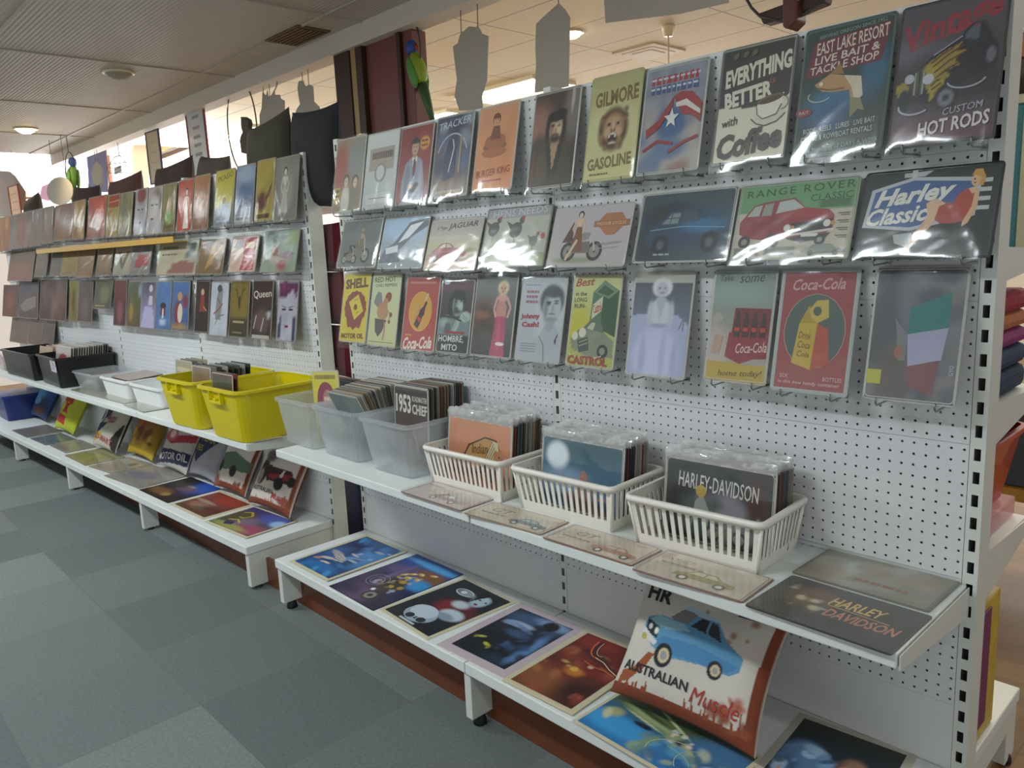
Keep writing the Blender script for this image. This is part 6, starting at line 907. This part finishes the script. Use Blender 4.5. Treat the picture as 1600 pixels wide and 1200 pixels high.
def fcush(px, z, art, label, w, h, T, lean, seed, edge):
    a, b = (hit_z(*p, z) for p in xy(px)); m_ = (a + b) / 2; d = (m_ - FAR.o) @ FAR.ax; y = -((m_ - FAR.o) @ FAR.n); cushion(label, FAR.pt(d, y, z - FAR.o[2] + .005), FAR.ax, np.array([0, 0, math.cos(lean)]) - FAR.n * math.sin(lean), w, h, T, art, seed, 60, edge)
for k, (px, art, lab, w, e) in enumerate((
    ('391 790 474 814', c_race, 'rust-edged white cushion of a dark race car, rightmost on the far base shelf', .40, RUST),
    ('349 761 391 785', c_vf, 'rust-edged cushion with a green car, left of the race car cushion', .35, '7a6a5c'),
    ('305 743 347 760', c_good, 'grey cushion with a dark blue and yellow tire emblem', .33, '9a9a9c'),
    ('256 731 302 746', c_tex, 'white motor oil cushion with a red band and black lettering', .40, 'a8a49c'),
    ('206 712 251 723', c_yel, 'yellow and brown streaked cushion on the far base shelf', .40, '9a7a24'),
    ('152 699 194 714', c_somart, 'cream oil cushion with red lettering along its foot', .42, '3a3428'),
    ('96 671 123 685', c_aim, 'bright yellow cushion with red blocks on the far base shelf', .42, '9aa028'),
    ('55 653 82 660', c_blue, 'blue cushion at the left end of the far base shelf', .40, '223250'))):
    fcush(px, .2, art, lab, w, .34, .09, .52, k + 2, e)
o = empty('storage_bin', FAR.pt(-4.42, -.17, .222)); q = MB(); loft(q, [rrect(.34, .24, .02, 0), rrect(.38, .28, .02, .2)]); q.build('body', mat('blue_plastic', '1c2f6e', .4), o); q = MB(); loft(q, [rrect(.40, .30, .02, .19), rrect(.40, .30, .02, .21)]); q.build('rim', mat('blue_plastic_rim', '243a80', .4), o); tag(o, 'blue plastic bin at the left end of the far base shelf', 'bin')

# ------------------------------------------------------------------ ornaments hung from the beam
HY = .70
def hy(px, py, y=HY): return NEAR.hit(px, py, -y)
def hung(name, label, cat, outline, strings, m, y=HY, th=.005, face=None, group=None):
    P = [hy(a, b, y) for a, b in outline]; c = sum(P) / len(P); o = empty(name, c); q = MB(); q.prism([p - c for p in P][::1], (0, th, 0)); q.build('plate', m, o)
    for a, b in strings:
        p = hy(a, b, y); q = MB(); q.tube([p - c + (0, th / 2, -.01), (p[0] - c[0] + .004, th / 2, (2.502 if y > .6 else 2.6) - c[2])], .0022, 5); q.build('string', M['string'], o)
    return tag(o, label, cat, group), c
def zo(s, x0, y0, k): return [(x0 + a / k, y0 + b / k) for a, b in xy(s)]
hung('hanging_sign', 'round grey sign blank hanging by two strings above the far run', 'hanging sign', [(93.5 + 20.5 * math.cos(t * math.pi / 14), 298.5 + 22 * math.sin(t * math.pi / 14)) for t in range(28)], [(84, 280), (103, 280)], M['grey'], .35)
hung('hanging_sign', 'grey jagged-topped sign seen from behind, left of the bottle-shaped one', 'hanging sign', zo('600 330 640 370 655 310 665 375 700 370 750 280 765 185 775 230 740 320 740 360 800 360 810 405 855 430 860 640 820 680 740 800 660 840 620 830 570 780 565 600 590 520', 330, 100, 7.5), [(411, 147), (421, 149)], M['grey'])
hung('hanging_sign', 'grey bottle-shaped sign seen from behind, just left of the timber column', 'hanging sign', zo('1010 270 1025 200 1075 195 1090 250 1115 260 1145 240 1190 260 1200 440 1260 500 1300 640 1290 780 1250 1000 1000 1000 955 800 960 660 1000 530 1040 470 1020 370', 330, 100, 7.5), [(472, 128), (482, 135)], M['grey'])
hung('hanging_sign', 'tall grey scalloped sign hanging just right of the green parrot', 'hanging sign', zo('1275 215 1330 165 1390 170 1410 210 1450 225 1440 500 1410 600 1415 690 1270 690 1240 600 1255 500 1230 290 1260 270', 400, 0, 4), [(720, 52), (746, 45)], M['grey'])
hung('hanging_sign', 'large grey animal-shaped sign hanging above the bearded man sign', 'hanging sign', zo('150 150 190 110 290 20 330 60 360 110 350 540 140 580 150 400 145 300', 800, 0, 4), [(872, 8)], M['grey'])
hung('hanging_sign', 'pale grey sign hanging at the top edge of the picture', 'hanging sign', [(940, -60), (1140, -75), (1138, 4), (1060, 22), (946, 36)], [(1000, -55)], M['grey'])
hung('hanging_sign', 'small grey wavy-edged sign hanging before a dark wall panel', 'hanging sign', zo('775 150 800 115 830 140 850 180 860 330 775 310 765 220', 0, 230, 5.333), [(149, 256), (153, 256)], M['grey'])
hung('hanging_sign', 'big beige curved sign at the far left edge', 'hanging sign', [(-12, 266), (15, 268), (24, 276), (40, 300), (40, 325), (20, 338), (-12, 346)], [(6, 268)], mat('beige_board', '9d8d80', .7), .30)
def framed(label, outline, strings, fcol, icol, art, y=HY):
    P = [hy(a, b, y) for a, b in outline]; c, u, v, n, w, h = quad_axes(P); o = empty('framed_sign', c); A = Art(w, h, icol, 12, 24, .0, 3); A.g(icol); art(A); mw = axes((0, -.004, 0), u, v, n)
    A.into(MB(), thick=.004, rim=False, rad=.003).build('panel', M['sign'], o, mw); q = MB(); t = .012
    q.box((-w / 2 - t, -h / 2 - t, -.008), (-w / 2, h / 2 + t, .006)); q.box((w / 2, -h / 2 - t, -.008), (w / 2 + t, h / 2 + t, .006)); q.box((-w / 2, -h / 2 - t, -.008), (w / 2, -h / 2, .006)); q.box((-w / 2, h / 2, -.008), (w / 2, h / 2 + t, .006)); q.build('frame', mat('sign_frame', fcol, .5), o, mw)
    for a, b in strings: p = hy(a, b, y) - c; q = MB(); q.tube([p, (p[0], 0, (2.502 if y > .6 else 2.6) - c[2])], .002, 5); q.build('string', M['string'], o)
    return tag(o, label, 'hanging sign')
framed('tilted white sign in a red frame hanging over the far run', xy('283 182 309 172 337 260 311 268'), [(296, 177)], '8a3a40', 'c9d0d0', lambda A: [A.wr(.3, .7, y, .05, '8a8a90') for y in (.86, .7, .56, .44, .3)])
framed('narrow upright beige sign in a dark violet frame', xy('233 209 249 204 254 282 233 287'), [(241, 206)], '4c4460', 'b8a890', lambda A: [A.wr(.25, .75, y, .03, 'a08f78') for y in (.8, .6, .4, .25)])
framed('small orange sign in a red frame at the far left edge', xy('19 300 33 296 30 332 15 335'), [(26, 298)], '9a4038', 'e0a868', lambda A: [A.wr(.2, .8, y, .05, 'c08848') for y in (.76, .5, .26)], .22)
c = hy(183, 264); o = empty('wire_sign', c); q = MB(); P = [hy(a, b) - c for a, b in ((170, 257), (197, 253), (197, 269), (171, 271))]; q.tube(P, .004, 6, closed=True); q.tube([P[0] * .95 + P[3] * .05 + (0, 0, -.03), P[1] * .95 + P[2] * .05 + (0, 0, -.03)], .003, 6); q.build('frame', M['iron'], o)
q = MB(); q.tube([hy(a, b) - c for a, b in ((171, 257), (178, 246), (187, 243), (193, 250), (196, 253))], .004, 6); q.tube([hy(186, 243) - c, (hy(186, 243)[0] - c[0], 0, 2.502 - c[2])], .0025, 5); q.build('hook', M['iron'], o)
A = Art(.2, .06, 'd8d4d6', 6, 4); A.g('d8d4d6'); A.wr(.06, .94, .68, .26, '8a8490'); A.wr(.06, .94, .26, .2, '8a8490'); A.into(MB(), thick=.002).build('panel', M['sign'], o, axes((0, .004, -.008), (1, 0, .06), (-.06, 0, 1), (0, -1, 0))); tag(o, 'small pale wire-framed sign hanging between the dark wall panel and the violet-framed sign', 'hanging sign')
def bird(label, ring, ringr, body, cols, flip=1, tail=1.0, scale=1.0, y=HY):
    c = hy(*ring, y); top = (2.502 if y > .6 else 2.6) - c[2]; o = empty('hanging_ornament', c); rx, rz = ringr; q = MB(); q.tube([(rx * math.cos(t * math.pi / 16), .0, rz * math.sin(t * math.pi / 16)) for t in range(32)], .0045, 6, closed=True); q.tube([(0, 0, rz), (0, 0, max(top, rz + .01))], .003, 5); q.build('ring', M['iron'], o)
    b = hy(*body, y) - c; s = scale; R = np.array(Matrix.Rotation(flip * .35, 3, 'Y'))
    q = MB(); q.ball(b, (.05 * s, .045 * s, .10 * s), rot=R); q.build('body', mat('bird_body', cols[0], .5), o); q = MB(); hb = b + R @ np.array((0, 0, .125 * s)); q.ball(hb, (.036 * s, .034 * s, .042 * s)); q.build('head', mat('bird_head', cols[1], .5), o)
    q = MB(); q.tube([hb + (-flip * .03 * s, 0, .005 * s), hb + (-flip * .05 * s, 0, -.008 * s), hb + (-flip * .052 * s, 0, -.03 * s)], [.014 * s, .010 * s, .002], 8); q.build('beak', mat('bird_beak', cols[2], .4), o)
    q = MB(); e = b + R @ np.array((0, 0, -.09 * s)); q.tube([e, e + R @ np.array((0, 0, -.12 * s * tail)), e + R @ np.array((0, 0, -.22 * s * tail))], [.03 * s, .022 * s, .012 * s], 8); q.build('tail', mat('bird_tail', cols[3], .5), o)
    for k in (-1, 1): q = MB(); q.ball(b + R @ np.array((flip * .012 * s, k * .038 * s, -.02 * s)), (.034 * s, .014 * s, .09 * s), rot=R); q.build('wing', mat('bird_wing', cols[4], .5), o)
    return tag(o, label, 'ornament')
bird('green and blue parrot ornament perched in a black ring beside the timber column', (648, 76), (.045, .115), (653, 108), ('8aa02a', '2c4a9a', 'a83a2c', '3c5a34', '4c8a34'), -1, 1.0, .9)
bird('green parrot ornament in a wire ring above the far run', (111, 268), (.16, .17), (114, 276), ('6a9a3c', '3c62a8', '8a4434', '5a8a3c', '5c9040'), 1, .8, 1.05, .42)
c = hy(378, 199); o = empty('hanging_ornament', c); q = MB(); rx = .215; rz = .30; q.tube([(rx * math.cos(t * math.pi / 18), 0, rz * math.sin(t * math.pi / 18)) for t in range(36)], .005, 6, closed=True); q.tube([(0, 0, rz), (0, 0, 2.502 - c[2])], .003, 5); q.build('ring', M['iron'], o)
P = [hy(a, b) - c for a, b in zo('345 640 335 620 380 620 430 650 440 700 435 740 480 800 550 920 555 1000 500 1060 430 1060 350 1040 330 900 335 850 360 800 345 720', 330, 100, 7.5)]; q = MB(); q.prism(P, (0, .03, 0)); q.build('rooster', mat('rooster_paint', '4a4038', .6), o, bevel=.006); tag(o, 'dark rooster ornament sitting in a large wire ring', 'ornament')
c = hy(1235, 20); o = empty('hanging_ornament', c); q = MB(); q.prism([hy(a, b) - c for a, b in ((1184, 21), (1225, 6), (1292, -14), (1288, 4), (1240, 24), (1192, 38))], (0, .05, 0)); q.build('wing', M['darkwood'], o, bevel=.004)
q = MB(); q.prism([hy(a, b, HY - .03) - c for a, b in ((1222, -12), (1246, -16), (1244, 32), (1230, 46), (1222, 42))], (0, .07, 0)); q.build('body', mat('red_brown_wood', '5c2f22', .5), o, bevel=.006)
q = MB(); q.tube([hy(a, b) - c for a, b in ((1165, -4), (1174, 12), (1188, 26), (1225, 34), (1258, 22), (1290, -4))], .005, 6); q.tube([(0, .02, .02), (0, .02, 2.502 - c[2])], .003, 5); q.build('cord', M['iron'], o); tag(o, 'dark wooden hanging ornament with a cord, at the top edge above the coffee sign', 'ornament')

# ------------------------------------------------------------------ behind the far run and on the end wall
q = MB(); q.box((-4.79, .072, 1.66), (-.01, .42, 1.69)); link('top_shelf', q.mesh('top_shelf', [M['shelf']]), bpy.data.objects['display_shelving.001'], Matrix.Translation((4.8, 0, 0)))
def backc(px, label, m, w, h, y, zb, lean=.1, yaw=0.0, T=.12, fr=FAR, seed=0):
    p = fr.hit(px, 300, -y); d = (p - fr.o) @ fr.ax; A = m; u = np.array(fr.ax) * math.cos(yaw) + np.array((0, 0, 1)) * math.sin(yaw)
    o = cushion(label, fr.pt(d, y, zb), u, np.array([0, 0, 1.]) - fr.n * lean, w, h, T, lambda A: A.g(m[0], m[1]).ns(.15, 6), seed, 24, m[0]); o.name = 'cushion'
for px, lab, m, w, h, yaw in ((440, 'olive-dark cushion standing above the rightmost far sign', ('35362a', '3e3c2c'), .42, .43, .13), (343, 'dark grey cushion top just right of the tilted red-framed sign', ('3c3834', '454038'), .34, .32, -.10), (284, 'long brown-black cushion lying above the far top row', ('33241e', '3a2a22'), .52, .34, .06), (205, 'dark brown cushion above the orange-red far sign', ('4a2a20', '55342a'), .56, .33, .05), (141, 'dark plum cushion above the dull brown far sign', ('33201e', '3a2622'), .5, .33, -.05), (56, 'black cushion with a yellow side above the far end of the top row', ('2a2620', '3a3020'), .36, .35, .12)):
    backc(px, lab, m, w, h, .19, 1.672 + abs(yaw) * w / 2, .12, yaw, seed=int(px))
backc(512, 'tall black cushion standing in the gap between the two shelving runs', ('1c1d22', '202126'), .40, .44, .12, 1.628, .05, -.03, fr=NEAR, seed=4)
q = MB(); q.box((0, .072, 1.595), (1.19, .40, 1.622)); q.build('top_shelf', M['shelf'], bpy.data.objects['display_shelving'])
for k, (a, b, lab) in enumerate((((508, 356), (531, 421), 'maroon velvet cushion in clear film, top one in the gap between the runs'), ((512, 428), (554, 503), 'maroon velvet cushion in clear film, middle one in the gap between the runs'), ((520, 508), (552, 582), 'maroon velvet cushion in clear film, lowest in the gap between the runs'))):
    p0 = hy(a[0], a[1], .21); p1 = hy(b[0], b[1], .21); cx = (p0[0] + p1[0]) / 2; w = .30; h = p0[2] - p1[2]
    o = cushion(lab, (cx + .05, .21, p1[2] - .017), (1, 0, 0), (0, .03, 1), w + .06, h + .035, .13, lambda A: A.g('5a0c1c', '6a1024').ns(.1, 5), k, 20, '5a0c1c'); o.name = 'velvet_cushion'
    q = MB(); q.tube([(0, -.01, h / 2 - .01), (0, -.01, h / 2 + (.02 if k else .03))], .01, 6)
    link('plastic_sleeve', SLV[k], o, Matrix.Translation((0, .01, .068)) @ Matrix.Diagonal((w + .05, h + .03, 1, 1)))
o = empty('storage_bin', (-.52, .34, 0)); q = MB(); loft(q, [rrect(.30, .26, .02, 0), rrect(.33, .28, .02, .50)]); q.build('body', mat('navy_plastic', '1a2450', .45), o); q = MB(); loft(q, [rrect(.35, .30, .02, .49), rrect(.35, .30, .02, .515)]); q.build('lid', mat('navy_lid', '22306a', .4), o); tag(o, 'navy blue bin on the floor in the gap between the two shelving runs', 'bin')
def wallthing(name, label, cat, px, m, x=-8.44, th=.04, kind=None):
    P = []
    for a, b in xy(px): v = ray(a, b); P.append(CAM_LOC + v * ((x - CAM_LOC[0]) / v[0]))
    c = sum(P) / len(P); q = MB(); q.prism([p - c for p in P], (-th, 0, 0)); o = q.build(name, m, None, Matrix.Translation(c)); return tag(o, label, cat, kind=kind)
wallthing('wall_panel', 'dark blue upright panel on the end wall behind the small grey sign', 'panel', '136 240 166 226 169 300 139 300', mat('dark_blue_panel', '23223a', .5))
wallthing('wall_cabinet', 'yellowish cabinet door on the end wall behind the violet-framed sign', 'cabinet', '253 196 277 188 278 226 254 238', mat('yellowish_door', 'a09a6a', .5))
wallthing('wall_cabinet', 'yellowish cabinet door on the end wall beside the tilted red-framed sign', 'cabinet', '279 187 292 183 294 222 280 226', mat('yellowish_door', 'a09a6a', .5))
wallthing('wall_rail', 'dark brown rail under the yellowish cabinet doors', 'rail', '250 242 300 224 301 230 251 249', M['darkwood'])
wallthing('surf_board', 'pale beige rounded board leaning on the end wall', 'board', '208 300 207 240 210 222 216 214 224 213 230 222 233 240 233 300', mat('beige_fibre', 'bba78f', .5))
wallthing('wall_picture', 'pink framed picture on the end wall behind the round grey sign', 'picture', '66 291 76 287 78 314 62 310', mat('pink_print', 'b088b0', .5))

# ------------------------------------------------------------------ back of the near unit, seen past its right end
def bx(name, label, cat, a, b, m, bevel=.004, parts=(), group=None):
    c = ((a[0] + b[0]) / 2, (a[1] + b[1]) / 2, a[2]); o = empty(name, c); q = MB(); q.box([a[i] - c[i] for i in range(3)], [b[i] - c[i] for i in range(3)]); q.build('body', m, o, bevel=bevel)
    for nm, pa, pb, pm in parts: q = MB(); q.box([pa[i] - c[i] for i in range(3)], [pb[i] - c[i] for i in range(3)]); q.build(nm, pm, o, bevel=.002)
    return tag(o, label, cat, group)
bx('picture_frame', 'teal picture in a cream frame on the top back shelf at the right edge', 'picture', (1.95, .34, 1.377), (2.36, .36, 1.70), mat('teal_print', '5c97a0', .3), parts=[('frame', (1.93, .333, 1.377), (1.95, .367, 1.72), M['brass']), ('frame', (2.36, .333, 1.377), (2.385, .367, 1.72), M['brass']), ('frame', (1.95, .333, 1.70), (2.36, .367, 1.72), M['brass'])])
bx('wrapped_parcel', 'dark parcel with an orange top high behind the right post', 'parcel', (2.1, .40, 1.722), (2.395, .43, 1.81), mat('dark_red_print', '3a2018', .4), parts=[('top_band', (2.1, .396, 1.81), (2.395, .434, 1.865), mat('orange_print', 'b0602a', .4))])
q = MB(); o = empty('folded_textiles', (2.18, .30, 1.042))
for k, (cc, z0, z1) in enumerate((('24344c', 0, .06), ('2c3c58', .06, .11), ('8a2f6a', .11, .15), ('b06a3a', .15, .19), ('9a2a3a', .19, .24))): q = MB(); q.box((-.2, -.13, z0), (.2, .12, z1)); q.build('folded_cloth', mat('textile', cc, .8, bump=.4, bscale=40, var=.4), o, bevel=.018)
tag(o, 'stack of colourful folded textiles on the middle back shelf', 'textiles')
bx('wooden_tray', 'dark wooden tray with a lime green filling on the lowest back shelf tub', 'tray', (1.96, .20, .952), (2.36, .46, .985), M['darkwood'], parts=[('filling', (1.98, .22, .985), (2.34, .44, 1.0), mat('lime_filling', '9ab82a', .7))])
tub('plastic_basin', 'red plastic basin on the lowest back shelf at the right edge', 'basin', (2.16, .27, .7525), 0, .38, .32, .44, .38, .19, mat('red_plastic', 'b0101a', .25, coat=.4), r=.04)
bx('clear_case', 'pale pink clear case under the red basin', 'case', (1.94, .09, .7022), (2.37, .45, .750), clear('pink_clear_plastic', (.9, .72, .74), .03, .6, .15, .4, (.85, .55, .58)))
bx('gift_bag', 'yellow and purple patterned gift bag on the back base shelf', 'bag', (2.22, .12, .202), (2.388, .30, .56), mat('yellow_wrap', 'c2a43a', .4, var=.3, bscale=25), parts=[('side_panel', (2.388, .14, .24), (2.392, .22, .54), mat('purple_print', '6a1f5a', .4, var=.5, bscale=30))])
bx('storage_box', 'dark blue box on a yellow timber stool behind the shelving', 'box', (1.85, 1.55, .452), (2.55, 1.95, .72), mat('slate_blue_board', '3c4450', .6), parts=[('lid', (1.84, 1.54, .70), (2.56, 1.96, .76), mat('black_lid', '201a18', .3))])
o = bx('timber_stool', 'yellow timber stool carrying the dark blue box', 'stool', (1.82, 1.52, .40), (2.58, 1.98, .45), mat('yellow_timber', 'b8862c', .4, var=.2, bscale=10), parts=[('leg', (x, y, 0), (x + .06, y + .06, .40), mat('yellow_timber_leg', 'b07c26', .4)) for x in (1.84, 2.50) for y in (1.54, 1.90)])
